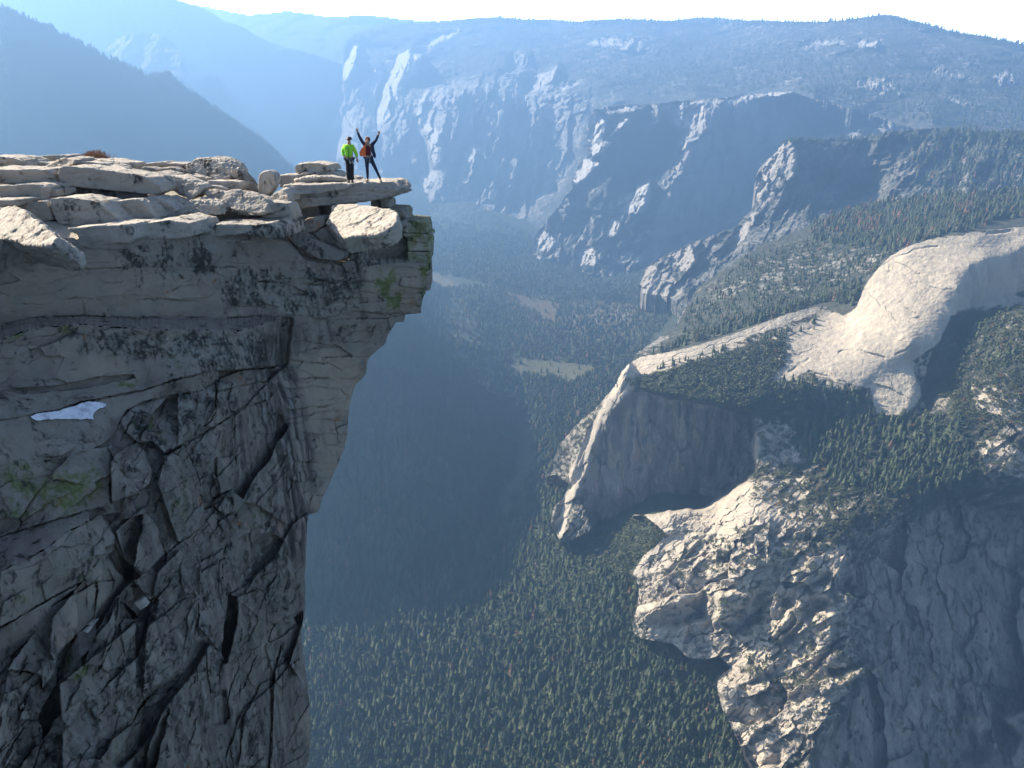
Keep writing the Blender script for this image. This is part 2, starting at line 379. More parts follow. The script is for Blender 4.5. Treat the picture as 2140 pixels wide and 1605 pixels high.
for poly, r in [([(1200, 82), (1333, 73), (1350, 103), (1240, 103)], .62), ([(1310, 92), (1390, 96), (1380, 120), (1320, 118)], .5), ([(1660, 78), (1760, 72), (1780, 100), (1700, 110), (1660, 105)], .5), ([(1780, 82), (1850, 78), (1848, 104), (1790, 104)], .62),
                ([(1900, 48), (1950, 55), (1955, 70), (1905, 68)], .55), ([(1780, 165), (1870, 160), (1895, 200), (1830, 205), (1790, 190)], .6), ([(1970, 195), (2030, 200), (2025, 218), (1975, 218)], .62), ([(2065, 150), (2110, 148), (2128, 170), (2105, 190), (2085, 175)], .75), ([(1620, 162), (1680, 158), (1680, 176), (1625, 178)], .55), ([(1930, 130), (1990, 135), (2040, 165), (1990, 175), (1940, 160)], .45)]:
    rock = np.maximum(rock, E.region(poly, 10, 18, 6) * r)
E.col[..., 0] = np.maximum(np.maximum(rock * 0.98, 0.60 * cl), 0.27 + 0.10 * fbm(np.stack([E.U / 70, E.V / 26, np.full(E.U.shape, 4.4)], -1), 3) + 0.05); E.col[..., 3] = 0.45 * cl * (rock < 0.42)  # walls outside the lit patches darkened: shade put into colour
E.rough(16, (1 / 55, 1 / 55, 1 / 240), 4, ridged=True, weight=cl)
ALLE = [(540, 20), (2300, 20), (2300, 620), (540, 620)]
E.fracture(ALLE, 22, 26, 100, 3.0, 60, 13, 0, 0.4, weight=np.maximum(cl, rock > 0.4))
E.fracture(ALLE, 9, 9, 100, 2.6, 22, 14, 0, 0.4, weight=np.maximum(cl, rock > 0.4))
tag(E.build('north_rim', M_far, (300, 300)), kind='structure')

# the three stepped buttresses
F_ = Relief([(1228, 250), (1240, 228), (1265, 223), (1299, 219), (1325, 218), (1351, 217), (1402, 211), (1440, 208), (1475, 206), (1521, 203), (1540, 200), (1575, 197), (1607, 192), (1656, 191), (1694, 203), (1740, 215), (1800, 232), (1860, 252), (1910, 268), (1960, 300), (1960, 420), (1600, 560), (1500, 640), (1340, 640), (1050, 600), (1102, 548), (1115, 500),
             (1130, 470), (1160, 440), (1180, 410), (1195, 380), (1208, 345), (1232, 322), (1226, 280)],
            [(1240, 228, 'y', 5450), (1232, 285, 'y', 5400), (1230, 330, 'y', 5330), (1180, 420, 'y', 5200), (1105, 548, 'y', 5000), (1050, 600, 'y', 4800), (1270, 280, 'y', 5330), (1350, 300, 'y', 5330), (1500, 300, 'y', 5480), (1450, 450, 'y', 5020), (1560, 430, 'y', 5200), (1300, 450, 'y', 4950), (1250, 540, 'y', 4800),
             (1400, 560, 'y', 4700), (1400, 211, 'y', 5500), (1475, 206, 'y', 5550), (1475, 240, 'y', 5380), (1600, 192, 'y', 5650), (1600, 230, 'y', 5500), (1656, 191, 'y', 5600), (1740, 215, 'y', 5550), (1900, 268, 'y', 5200), (1700, 280, 'y', 5500), (1640, 330, 'y', 5500), (1960, 400, 'y', 5000), (1500, 630, 'y', 4500), (1350, 630, 'y', 4550), (1380, 400, 'y', 5100)],
            1.5, (3, 16), 5.0, 1.3)
F_.rough(110, (1 / 260, 1 / 260, 1 / 900), 5, ridged=True)
F_.rough(50, (1 / 90, 1 / 90, 1 / 200), 4)
F_.facet([(1488, 212), (1600, 200), (1660, 200), (1740, 222), (1860, 260), (1640, 300), (1570, 440), (1440, 520), (1340, 560), (1362, 420), (1420, 330), (1440, 285)], (0.62, -0.75, 0.12), 8, 40, 12, cap=0.06)
F_.facet([(1262, 300), (1290, 290), (1420, 285), (1400, 345), (1340, 380), (1270, 420), (1240, 380), (1255, 335)], (-0.1, -0.62, 0.75), 8, 40, 12, cap=0.06)
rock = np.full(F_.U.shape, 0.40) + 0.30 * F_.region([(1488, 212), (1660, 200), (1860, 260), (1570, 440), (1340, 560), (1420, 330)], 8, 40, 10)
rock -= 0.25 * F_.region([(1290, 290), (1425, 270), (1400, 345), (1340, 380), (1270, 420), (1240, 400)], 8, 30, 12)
for poly, n, r in [([(1230, 243), (1245, 232), (1265, 254), (1260, 292), (1280, 301), (1252, 327), (1233, 327), (1226, 284)], LEFTN, 1), ([(1308, 241), (1318, 245), (1282, 286), (1268, 288)], LEFTN, 0.9), ([(1262, 232), (1300, 222), (1350, 220), (1340, 232), (1275, 240)], UPN, 0.55),
                   ([(1402, 215), (1478, 209), (1471, 249), (1445, 275), (1419, 267), (1402, 249)], (-0.7, -0.45, 0.45), 0.85), ([(1217, 331), (1254, 340), (1243, 361), (1204, 383), (1190, 391)], LEFTN, 0.9), ([(1364, 378), (1359, 408), (1351, 447), (1325, 449), (1299, 443), (1273, 434), (1282, 417), (1316, 404)], LEFTN, 0.9),
                   ([(1247, 458), (1282, 456), (1301, 473), (1282, 499), (1243, 499)], LEFTN, 0.75), ([(1131, 478), (1153, 488), (1168, 512), (1149, 527), (1117, 522), (1117, 499)], LEFTN, 0.85), ([(1222, 512), (1252, 525), (1254, 557), (1226, 557), (1202, 533)], (-0.6, -0.3, 0.7), 0.85),
                   ([(1274, 385), (1284, 383), (1286, 405), (1276, 410)], LEFTN, 0.9), ([(1440, 285), (1450, 300), (1425, 340), (1415, 345)], LEFTN, 0.7), ([(1607, 192), (1656, 190), (1660, 198), (1560, 208), (1480, 210), (1540, 201)], UPN, 0.9), ([(1700, 240), (1712, 236), (1706, 275), (1698, 270)], LEFTN, 0.9), ([(1108, 530), (1125, 530), (1140, 548), (1112, 552)], LEFTN, 0.8)]:
    m = F_.facet(poly, n, 5, 14, 4, cap=0.02); rock = np.maximum(rock, m * r)
F_.col[..., 0] = rock; F_.col[..., 3] = 0.5 * F_.region([(1488, 212), (1660, 200), (1860, 260), (1570, 440), (1340, 560), (1420, 330)], 8, 40, 10)  # face turned from the sun also gets darker rock, as painted shade
F_.rough(10, (1 / 40, 1 / 40, 1 / 150), 4, ridged=True)
ALLF = [(1000, 180), (2000, 180), (2000, 660), (1000, 660)]
F_.fracture(ALLF, 30, 22, 112, 2.6, 46, 23, 0, 0.4)
F_.fracture(ALLF, 10, 7, 108, 2.4, 18, 24, 0, 0.4)
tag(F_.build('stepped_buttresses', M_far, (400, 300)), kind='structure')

# nearer prow with the bright nose
G = Relief([(1636, 293), (1660, 290), (1677, 290), (1710, 291), (1746, 292), (1780, 290), (1815, 286), (1835, 281), (1850, 275), (1884, 271), (1930, 268), (1970, 266), (2005, 269), (2040, 273), (2090, 275), (2140, 277), (2300, 280), (2300, 520), (1800, 520), (1600, 620), (1480, 720), (1405, 690), (1425, 650), (1398, 621), (1343, 614),
            (1336, 597), (1343, 575), (1355, 556), (1372, 543), (1390, 532), (1437, 510), (1477, 496), (1510, 482), (1538, 473), (1552, 455), (1572, 437), (1580, 410), (1577, 373), (1588, 346), (1612, 326), (1622, 318)],
           [(1640, 292, 'y', 4150), (1622, 322, 'y', 4160), (1580, 360, 'y', 4170), (1575, 440, 'y', 4110), (1540, 474, 'y', 4060), (1480, 497, 'y', 4030), (1390, 533, 'y', 4040), (1337, 597, 'y', 3990), (1345, 614, 'y', 3950), (1425, 650, 'y', 3650), (1470, 710, 'y', 3250), (1640, 360, 'y', 4060), (1700, 320, 'y', 4160), (1800, 400, 'y', 4200),
            (1700, 430, 'y', 3980), (1600, 490, 'y', 3830), (1500, 580, 'y', 3750), (1850, 276, 'y', 4150), (1746, 292, 'y', 4350), (2040, 273, 'y', 4050), (2140, 277, 'y', 3950), (2300, 280, 'y', 3850), (1950, 350, 'y', 3850), (2140, 350, 'y', 3620), (1900, 420, 'y', 3650), (2140, 410, 'y', 3450), (2300, 500, 'y', 3200), (1800, 510, 'y', 3450), (1600, 610, 'y', 3300)],
           1.5, (3, 12), 6.0, 1.15)
G.rough(60, (1 / 260, 1 / 260, 1 / 500), 5)
k = np.array([1 / 60, 1 / 60, 1 / 60])
gp = G.P(); dg = np.stack([(gp[..., 0] * 0.72 - gp[..., 2] * 0.9) / 60, gp[..., 1] / 300, (gp[..., 0] * 0.9 + gp[..., 2] * 0.72) / 420], -1)
G.t = G.t + 75 * fbm(dg, 5, 0.55, True) * G.region([(1480, 500), (1640, 420), (1700, 330), (1850, 290), (2160, 300), (2160, 420), (1700, 470), (1500, 600), (1400, 640)], 8, 40, 16)
G.facet([(1668, 300), (1830, 296), (1800, 330), (1710, 380), (1660, 430), (1605, 450), (1632, 400), (1650, 350)], (0.45, -0.85, 0.15), 6, 30, 8, cap=0.05)
rock = np.full(G.U.shape, 0.46)
rock[G.V < 300] = 0.22
for poly, n, r in [([(1637, 294), (1657, 296), (1667, 330), (1660, 365), (1642, 385), (1640, 350), (1625, 385), (1605, 432), (1588, 432), (1577, 400), (1576, 370), (1590, 347), (1620, 323)], (-0.75, -0.45, 0.4), 1.1), ([(1441, 513), (1459, 537), (1449, 560), (1426, 574), (1410, 549), (1388, 549), (1396, 529)], (-0.6, -0.35, 0.7), 1.0),
                   ([(1355, 555), (1378, 562), (1426, 592), (1424, 613), (1402, 621), (1343, 614), (1336, 596)], (-0.6, -0.5, 0.6), 1.05), ([(1560, 455), (1572, 440), (1590, 440), (1560, 500), (1530, 520), (1500, 545), (1540, 490)], LEFTN, 0.7), ([(1425, 650), (1450, 636), (1500, 630), (1470, 655), (1420, 680)], (-0.5, -0.3, 0.75), .9)]:
    m = G.facet(poly, n, 5, 14, 4, cap=0.02); rock = np.maximum(rock, m * r)
G.col[..., 0] = rock; G.col[..., 3] = 0.5 * (rock < 0.5)  # rock outside the bright patches darkened, shade put into colour
G.rough(7, (1 / 30, 1 / 30, 1 / 110), 4, ridged=True)
G.fracture([(1300, 250), (2300, 250), (2300, 720), (1300, 720)], 26, 13, 118, 3.0, 30, 33, 0, 0.4)
G.fracture([(1300, 250), (2300, 250), (2300, 720), (1300, 720)], 9, 4, 118, 2.6, 11, 34, 0, 0.4)
tag(G.build('bright_prow', M_mid, (250, 250)), kind='structure')

# left ridge
C = Relief([(-400, -170), (-100, -35), (0, 22), (30, 31), (60, 43), (100, 60), (140, 79), (180, 99), (220, 121), (260, 141), (300, 156), (330, 154), (345, 146), (356, 146), (364, 156), (370, 174), (400, 196), (440, 221), (480, 243), (520, 270), (560, 299), (585, 322), (605, 342), (622, 362), (660, 410), (720, 480), (790, 560), (790, 640), (-400, 640)],
           [(-400, -170, 'y', 3900), (0, 22, 'y', 4200), (180, 99, 'y', 4400), (300, 155, 'y', 4600), (400, 196, 'y', 4750), (500, 255, 'y', 4900), (610, 345, 'y', 5100), (720, 480, 'y', 4800), (790, 600, 'y', 4300), (0, 330, 'y', 3050), (-400, 330, 'y', 2600), (200, 335, 'y', 3450), (400, 340, 'y', 4050), (540, 340, 'y', 4700), (620, 500, 'y', 4200), (300, 600, 'y', 2900), (-400, 640, 'y', 2000), (100, 180, 'y', 3650), (330, 250, 'y', 4200), (470, 320, 'y', 4500)],
           2, (2, 10), 8.0, 1.2)
C.rough(110, (1 / 500, 1 / 500, 1 / 500), 5, ridged=True)
C.rough(25, (1 / 60,) * 3, 3)
C.col[..., 0] = 0.12 + 0.3 * C.region([(20, 195), (70, 190), (60, 205), (15, 205)], 6, 20, 6)
tag(C.build('left_ridge', M_mid, (500, 500)), kind='structure')

# valley floor
FLOOR = [(1480, 700, 'y', 3700), (450, 165, 'y', 14500), (760, 165, 'y', 14500), (640, 250, 'y', 13000), (640, 340, 'y', 11300), (900, 450, 'y', 8600), (1100, 520, 'y', 7000), (1250, 560, 'y', 6700), (1330, 600, 'y', 5600), (1420, 620, 'y', 5000), (900, 590, 'z', -1510), (1000, 640, 'z', -1470), (1130, 850, 'z', -1470), (1250, 780, 'z', -1465), (1000, 1150, 'z', -1470), (640, 1250, 'z', -1470), (640, 1700, 'z', -1480), (1200, 900, 'z', -1440),
         (1140, 1000, 'z', -1420), (1175, 1060, 'z', -1385), (1050, 1050, 'z', -1460), (1173, 1140, 'z', -1362), (1250, 1090, 'z', -1325), (1380, 1110, 'z', -1196), (1340, 1190, 'z', -1280), (1320, 1320, 'z', -1385), (1430, 1375, 'z', -1385), (1500, 1440, 'z', -1405), (1555, 1580, 'z', -1410), (1610, 1700, 'z', -1400), (1620, 1200, 'z', -1330), (1620, 1450, 'z', -1400),
         (1300, 1600, 'z', -1410), (1100, 1600, 'z', -1445), (900, 1400, 'z', -1472), (1200, 1300, 'z', -1405), (1100, 1200, 'z', -1440), (700, 900, 'z', -1470), (520, 600, 'z', -1470), (520, 1200, 'z', -1470), (520, 1690, 'z', -1480), (1400, 900, 'z', -1380), (1620, 1000, 'z', -1260)]
V = Relief([(430, 160), (790, 160), (1000, 430), (1450, 560), (1500, 700), (1400, 900), (1620, 1000), (1640, 1700), (520, 1700), (520, 500), (430, 300)], FLOOR, 3, (0, 30), 9.0)
V.rough(14, (1 / 160,) * 3, 4)
g = np.zeros(V.U.shape); rk = np.full(V.U.shape, 0.12)
for poly in [[(1048, 610), (1086, 614), (1117, 622), (1147, 629), (1165, 652), (1161, 680), (1132, 668), (1114, 650), (1089, 643), (1080, 625)], [(905, 568), (934, 582), (960, 597), (940, 604), (905, 592)],
             [(1072, 744), (1163, 756), (1253, 767), (1240, 781), (1196, 803), (1147, 794), (1086, 788), (1060, 771)]]:
    g = np.maximum(g, V.region(poly, 7, 18, 3))
rk += 0.35 * V.region([(1200, 1140), (1240, 1125), (1290, 1150), (1180, 1230), (1150, 1220)], 10, 20, 8) + 0.4 * V.region([(680, 1310), (720, 1320), (730, 1345), (700, 1340)], 3, 10, 3) + 0.3 * V.region([(1170, 650), (1330, 640), (1350, 680), (1200, 690)], 14, 20, 8)
rk = np.maximum(rk, V.region([(1012, 1330), (1022, 1322), (1034, 1322), (1030, 1336), (1014, 1344)], 2, 8, 0))
V.col[..., 0] = rk; V.col[..., 1] = g
V.col[..., 2] = 0.8 * V.region([(1040, 605), (1170, 620), (1170, 685), (1120, 680), (1070, 640)], 6, 18, 4) + 0.5 * V.region([(895, 560), (965, 595), (940, 610), (895, 600)], 6, 18, 4) + 0.55 * V.region([(1150, 630), (1340, 620), (1350, 690), (1180, 720)], 16, 30, 12) + 0.5 * V.region([(800, 1090), (960, 1060), (990, 1120), (850, 1160)], 14, 40, 16)
tag(V.build('valley_floor', M_floor), kind='structure')
big = mesh_np('lowland', [(-18000, -3000, -2620), (18000, -3000, -2620), (18000, 17000, -2620), (-18000, 17000, -2620)], [(0, 1, 2, 3)], mat=M_floor, cols={'mask': np.zeros((4, 4))})
tag(big, kind='structure')

# steep shaded slope under the cliff, falling to the valley floor
FOOT = np.array([(4600, -430), (4480, -420), (3800, -130), (3000, 110), (2500, 60), (2060, -85), (1850, -440), (1500, -900), (1000, -1400)], float)
def slope_t(u, v):
    d = raydir(u, v); t = 2500.0
    for _ in range(60):
        x, y = d[0] * t, d[1] * t
        xf = np.interp(y, FOOT[::-1, 0], FOOT[::-1, 1])
        t = 0.5 * t + 0.5 * (-1470 + 0.86 * max(xf - x, -60)) / d[2]
    return t
dc = [(u, v, 't', slope_t(u, v)) for u, v in [(560, 560), (700, 560), (850, 560), (920, 590), (950, 620), (1040, 700), (1120, 800), (1150, 850), (1130, 930), (1060, 1060), (1020, 1140), (900, 1200), (760, 1240), (560, 1270), (560, 1000), (560, 800), (700, 700), (700, 850), (850, 700), (850, 850), (850, 1000), (980, 850), (980, 1000), (700, 1000), (700, 1130), (1000, 720)]]
Dd = Relief([(540, 540), (880, 560), (960, 620), (1050, 690), (1130, 790), (1165, 860), (1150, 950), (1080, 1080), (1040, 1150), (930, 1215), (760, 1260), (540, 1290)], dc, 2.5, (10, 40), 10.0)
Dd.rough(85, (1 / 260, 1 / 260, 1 / 500), 5, ridged=True)
Dd.rough(9, (1 / 20,) * 3, 2)
Dd.col[..., 0] = 0.32 + 0.25 * Dd.region([(740, 870), (860, 880), (850, 910), (750, 900)], 8, 30, 12)
Dd.col[..., 2] = 0.5 * Dd.region([(800, 1080), (980, 1050), (1000, 1130), (850, 1170)], 14, 40, 16)
tag(Dd.build('shaded_slope', M_floor, (0, 0)), kind='structure')

# wooded shoulder behind the granite dome
H = Relief([(1437, 634), (1457, 600), (1500, 570), (1555, 533), (1594, 510), (1665, 480), (1696, 466), (1732, 451), (1810, 423), (1870, 415), (1928, 409), (2000, 404), (2140, 396), (2300, 392), (2300, 600), (1900, 640), (1830, 700), (1700, 760), (1330, 830), (1296, 800), (1310, 770), (1330, 737), (1380, 702), (1414, 678)],
           [(1440, 635, 'y', 2900), (1500, 570, 'y', 3000), (1600, 508, 'y', 3120), (1700, 465, 'y', 3220), (1820, 423, 'y', 3300), (1940, 408, 'y', 3320), (2140, 396, 'y', 3250), (2290, 392, 'y', 3200), (1500, 640, 'y', 2650), (1700, 560, 'y', 2760), (1900, 470, 'y', 2850), (2140, 430, 'y', 2900), (1310, 775, 'y', 2180), (1330, 740, 'y', 2330), (1420, 690, 'y', 2500), (1450, 720, 'y', 2260), (1600, 675, 'y', 2280), (1740, 640, 'y', 2350), (1850, 560, 'y', 2480), (2000, 490, 'y', 2560), (2290, 470, 'y', 2600), (2290, 590, 'y', 2300), (1700, 750, 'y', 2110), (1340, 820, 'y', 2100)],
           2, (4, 14), 11.0)
H.rough(28, (1 / 220, 1 / 220, 1 / 220), 5)
rock = np.full(H.U.shape, 0.24) + 0.15 * H.region([(1460, 600), (1600, 530), (1720, 500), (1880, 500), (1820, 590), (1700, 620), (1560, 640), (1470, 660)], 16, 40, 20) + 0.3 * H.region([(1330, 735), (1420, 680), (1390, 720), (1325, 760)], 6, 20, 8)
rock -= 0.2 * H.region([(1340, 760), (1420, 715), (1700, 640), (1640, 680), (1330, 770)], 8, 20, 10)
rock -= 0.12 * H.region([(1700, 470), (1930, 405), (2200, 390), (2200, 470), (1900, 480)], 14, 40, 20)
H.col[..., 0] = rock; H.col[..., 2] = 0.5 * H.region([(1780, 455), (1840, 450), (1840, 485), (1800, 490)], 8, 20, 8) + 0.4 * H.region([(1980, 432), (2040, 430), (2030, 455), (1990, 455)], 8, 20, 8)
tag(H.build('wooded_shoulder', M_mid, (200, 200)), kind='structure')

# the granite dome, its slabs, the column cliff and the broken cliffs below
J = Relief([(1298, 778), (1306, 768), (1316, 757), (1339, 745), (1380, 738), (1418, 731), (1460, 720), (1496, 709), (1535, 696), (1575, 682), (1612, 667), (1653, 652), (1690, 643), (1720, 636), (1745, 652), (1762, 658), (1776, 652), (1790, 640), (1798, 620), (1806, 600), (1817, 582), (1830, 565), (1845, 549), (1862, 534), (1880, 523), (1900, 513), (1930, 503), (1960, 496),
            (1990, 490), (2020, 486), (2050, 481), (2080, 478), (2140, 473), (2300, 466), (2300, 1720), (1600, 1720), (1572, 1640), (1564, 1605), (1547, 1562), (1523, 1510), (1508, 1480), (1497, 1434), (1502, 1413), (1527, 1396), (1502, 1371), (1480, 1378), (1450, 1378), (1433, 1372), (1405, 1345), (1360, 1338), (1335, 1334), (1321, 1320), (1322, 1300), (1329, 1271), (1334, 1245), (1333, 1223), (1326, 1210), (1314, 1199),
            (1318, 1190), (1343, 1162), (1368, 1142), (1392, 1117), (1371, 1097), (1343, 1076), (1302, 1085), (1250, 1086), (1234, 1110), (1200, 1126), (1172, 1136), (1161, 1114), (1150, 1097), (1155, 1060), (1177, 1040), (1188, 1011), (1162, 992), (1140, 997), (1167, 932), (1202, 888), (1237, 860), (1268, 826), (1285, 805)],
           [(1310, 765, 'y', 2080), (1320, 790, 'y', 2030), (1300, 830, 'y', 1975), (1500, 720, 'y', 2080), (1720, 640, 'y', 2220), (1770, 660, 'y', 2170), (1800, 640, 'y', 2130), (1860, 540, 'y', 2190), (1900, 530, 'y', 2170), (2000, 490, 'y', 2230), (2140, 475, 'y', 2260), (2300, 466, 'y', 2280), (1950, 600, 'y', 2065), (2000, 600, 'y', 2040), (1985, 650, 'y', 2010), (2025, 555, 'y', 2095), (1960, 700, 'y', 1970), (1900, 720, 'y', 1950), (1800, 700, 'y', 2040), (1750, 760, 'y', 1980), (1700, 730, 'y', 2050), (1850, 790, 'y', 1930), (1860, 860, 'y', 1880), (1920, 830, 'y', 1915), (2075, 600, 'y', 2120), (2140, 600, 'y', 2060), (2100, 540, 'y', 2180), (2020, 700, 'y', 2000), (1960, 800, 'y', 1940),
            (1190, 990, 'y', 2010), (1178, 920, 'y', 2050), (1240, 860, 'y', 2050), (1145, 996, 'y', 2030), (1180, 1040, 'y', 1950), (1155, 1090, 'y', 1910), (1173, 1135, 'y', 1885), (1230, 1100, 'y', 1860), (1240, 950, 'y', 1965), (1280, 900, 'y', 1940), (1300, 1080, 'y', 1865), (1400, 840, 'y', 1900), (1500, 855, 'y', 1850), (1400, 950, 'y', 1885), (1500, 1050, 'y', 1830), (1560, 900, 'y', 1815), (1575, 980, 'y', 1790), (1500, 960, 'y', 1850), (1620, 820, 'y', 1898), (1450, 800, 'y', 1935), (1600, 760, 'y', 2000),
            (1700, 830, 'y', 1870), (2000, 900, 'y', 1790), (2130, 830, 'y', 1780), (2130, 700, 'y', 1880), (2290, 800, 'y', 1750), (1700, 950, 'y', 1760), (1850, 1000, 'y', 1710), (1990, 1035, 'y', 1720), (2130, 960, 'y', 1735), (2290, 960, 'y', 1750), (1600, 1000, 'y', 1715), (1400, 1085, 'y', 1730), (1550, 1090, 'y', 1635), (1700, 1100, 'y', 1600), (1850, 1080, 'y', 1630), (1350, 1160, 'y', 1700), (1600, 1150, 'y', 1580),
            (1330, 1200, 'y', 1670), (1325, 1320, 'y', 1565), (1400, 1250, 'y', 1595), (1400, 1335, 'y', 1510), (1600, 1250, 'y', 1510), (1500, 1365, 'y', 1475), (1750, 1190, 'y', 1540), (1700, 1350, 'y', 1430), (1800, 1300, 'y', 1480), (1500, 1430, 'y', 1420), (1560, 1600, 'y', 1210), (1580, 1710, 'y', 1100), (1700, 1500, 'y', 1280), (1650, 1600, 'y', 1210), (1790, 1420, 'y', 1370), (1820, 1200, 'y', 1570),
            (1900, 1130, 'y', 1650), (2000, 1100, 'y', 1760), (2120, 1150, 'y', 1830), (1900, 1400, 'y', 1470), (2120, 1400, 'y', 1590), (1850, 1600, 'y', 1230), (2000, 1600, 'y', 1290), (2130, 1600, 'y', 1310), (2290, 1400, 'y', 1700), (2290, 1710, 'y', 1250), (1800, 1700, 'y', 1120), (2060, 1500, 'y', 1430)],
           1.5, (2, 10), 12.0)
wall = J.region([(1280, 830), (1330, 815), (1480, 845), (1570, 860), (1575, 990), (1470, 1060), (1330, 1075), (1240, 1110), (1210, 1000)], 5, 30, 8)
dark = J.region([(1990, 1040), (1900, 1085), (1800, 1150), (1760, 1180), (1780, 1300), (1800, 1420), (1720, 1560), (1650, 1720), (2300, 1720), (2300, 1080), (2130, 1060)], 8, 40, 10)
J.facet([(1290, 830), (1330, 815), (1480, 845), (1570, 860), (1578, 990), (1470, 1062), (1330, 1075), (1240, 1112), (1220, 1020), (1255, 900)], (0.22, -0.97, 0.06), 4, 20, 3, cap=0.06, anchor=(1268, 885))
J.facet([(1830, 780), (1900, 760), (1930, 800), (1930, 840), (1885, 880), (1828, 874), (1818, 812)], (-0.15, -0.6, 0.75), 3, 16, 14, cap=0.04, anchor=(1860, 792))
# dark right-hand wall turned away from the sun
J.facet([(1990, 1045), (1900, 1090), (1800, 1150), (1762, 1180), (1800, 1300), (1810, 1440), (1720, 1570), (1660, 1720), (2300, 1720), (2300, 1100), (2150, 1070)], (0.55, -0.72, 0.36), 8, 40, 14, cap=0.2, strength=0.8, anchor=(1830, 1250))
J.t = np.minimum(J.t, np.where(J.D[..., 2] < -0.05, -1640 / np.minimum(J.D[..., 2], -0.05), 1e9))
J.facet([(2045, 540), (2150, 520), (2300, 525), (2300, 640), (2090, 640), (2020, 660), (2015, 620)], (0.5, -0.8, 0.2), 8, 40, 12, cap=0.08, anchor=(2020, 590))
J.facet([(1600, 830), (1720, 810), (1860, 885), (2000, 865), (2150, 880), (2150, 1030), (1980, 1040), (1800, 1095), (1640, 1100), (1570, 1000)], (-0.3, -0.3, 0.9), 8, 40, 30, cap=0.06, strength=0.75)
craggy = J.region([(1330, 1150), (1560, 1100), (1800, 1130), (1790, 1300), (1800, 1420), (1650, 1620), (1560, 1620), (1490, 1430), (1330, 1330)], 10, 40, 16)
bench = J.region([(1560, 870), (1700, 800), (1860, 880), (2000, 860), (2150, 900), (2150, 1040), (1980, 1060), (1760, 1130), (1560, 1180), (1400, 1160), (1500, 1060)], 10, 40, 20)
J.rough(26, (1 / 45, 1 / 45, 1 / 260), 6, ridged=True, weight=wall)
J.fracture([(1240, 820), (1580, 820), (1580, 1090), (1200, 1120)], 30, 7, 84, 3.0, 10, 18, 0, 0.3, weight=wall)
J.rough(34, (1 / 110, 1 / 110, 1 / 300), 6, ridged=True, weight=dark)
J.rough(12, (1 / 26, 1 / 26, 1 / 60), 4, ridged=True, weight=np.maximum(dark, wall * 0.5))
pj = J.P(); tl = np.stack([(pj[..., 0] * 0.8 - pj[..., 2] * 0.6) / 90, pj[..., 1] / 90, (pj[..., 0] * 0.6 + pj[..., 2] * 0.8) / 34], -1)
J.t = J.t + 16 * fbm(tl, 5, 0.5, True) * craggy
J.rough(7, (1 / 45,) * 3, 5, weight=1 - 0.6 * J.region([(1700, 680), (1800, 620), (1900, 510), (2150, 470), (2150, 640), (1950, 760), (1880, 860), (1720, 780)], 4, 20, 8))
rock = np.full(J.U.shape, 0.45)
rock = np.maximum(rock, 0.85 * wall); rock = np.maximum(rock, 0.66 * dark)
rock = np.maximum(rock, 0.62 * craggy)
def paint(poly, r, jag=6, wl=20, f=4):
    global rock
    m = J.region(poly, jag, wl, f); rock = rock * (1 - m) + r * m
paint([(1310, 800), (1500, 740), (1640, 700), (1760, 670), (1620, 760), (1600, 800), (1700, 840), (1560, 870), (1480, 845), (1320, 815)], 0.2)        # oak brush bench
paint([(1560, 870), (1640, 790), (1800, 830), (1840, 880), (1990, 860), (2150, 920), (2150, 1040), (1980, 1060), (1800, 1100), (1700, 1100), (1560, 1060)], 0.34, 12, 30, 10)
paint([(1700, 860), (1990, 870), (2010, 1000), (1900, 1060), (1780, 1000), (1690, 920)], 0.15, 12, 30, 10)
paint([(1990, 640), (2150, 640), (2150, 900), (2010, 880), (1950, 830)], 0.32, 8, 30, 8)
paint([(1298, 775), (1339, 743), (1500, 706), (1720, 634), (1700, 655), (1560, 705), (1440, 745), (1330, 775), (1305, 800)], 0.95, 3, 20, 2)                 # upper slab ribbon
paint([(1320, 770), (1440, 742), (1560, 720), (1480, 752), (1380, 775), (1310, 800)], 0.85, 4, 20, 3)
paint([(1585, 775), (1545, 745), (1600, 715), (1700, 670), (1745, 652), (1790, 640), (1830, 562), (1900, 512), (2150, 470), (2300, 460), (2300, 640), (2100, 640), (2000, 650), (1980, 700), (1900, 760), (1925, 830), (1885, 868), (1830, 862), (1822, 810), (1720, 790), (1690, 770), (1640, 800)], 1.1, 4, 20, 2)   # the dome
paint([(1990, 655), (2020, 690), (1985, 770), (1945, 850), (1925, 830), (1950, 740)], 0.12, 4, 16, 4)
paint([(2030, 800), (2060, 795), (2110, 830), (2150, 850), (2150, 910), (2090, 870), (2040, 850)], 1.0, 4, 16, 2)
paint([(2040, 925), (2100, 920), (2160, 960), (2150, 1010), (2060, 970)], 0.8, 6, 16, 2)
paint([(1570, 910), (1620, 880), (1660, 900), (1690, 960), (1600, 980), (1570, 950)], 0.9, 6, 18, 3)
paint([(1345, 1075), (1400, 1050), (1480, 1055), (1560, 1010), (1680, 1000), (1700, 1020), (1620, 1090), (1500, 1120), (1390, 1115)], 1.0, 6, 18, 3)
paint([(1350, 1160), (1400, 1120), (1560, 1100), (1700, 1050), (1800, 1060), (1600, 1130), (1400, 1170)], 0.68, 10, 20, 5)
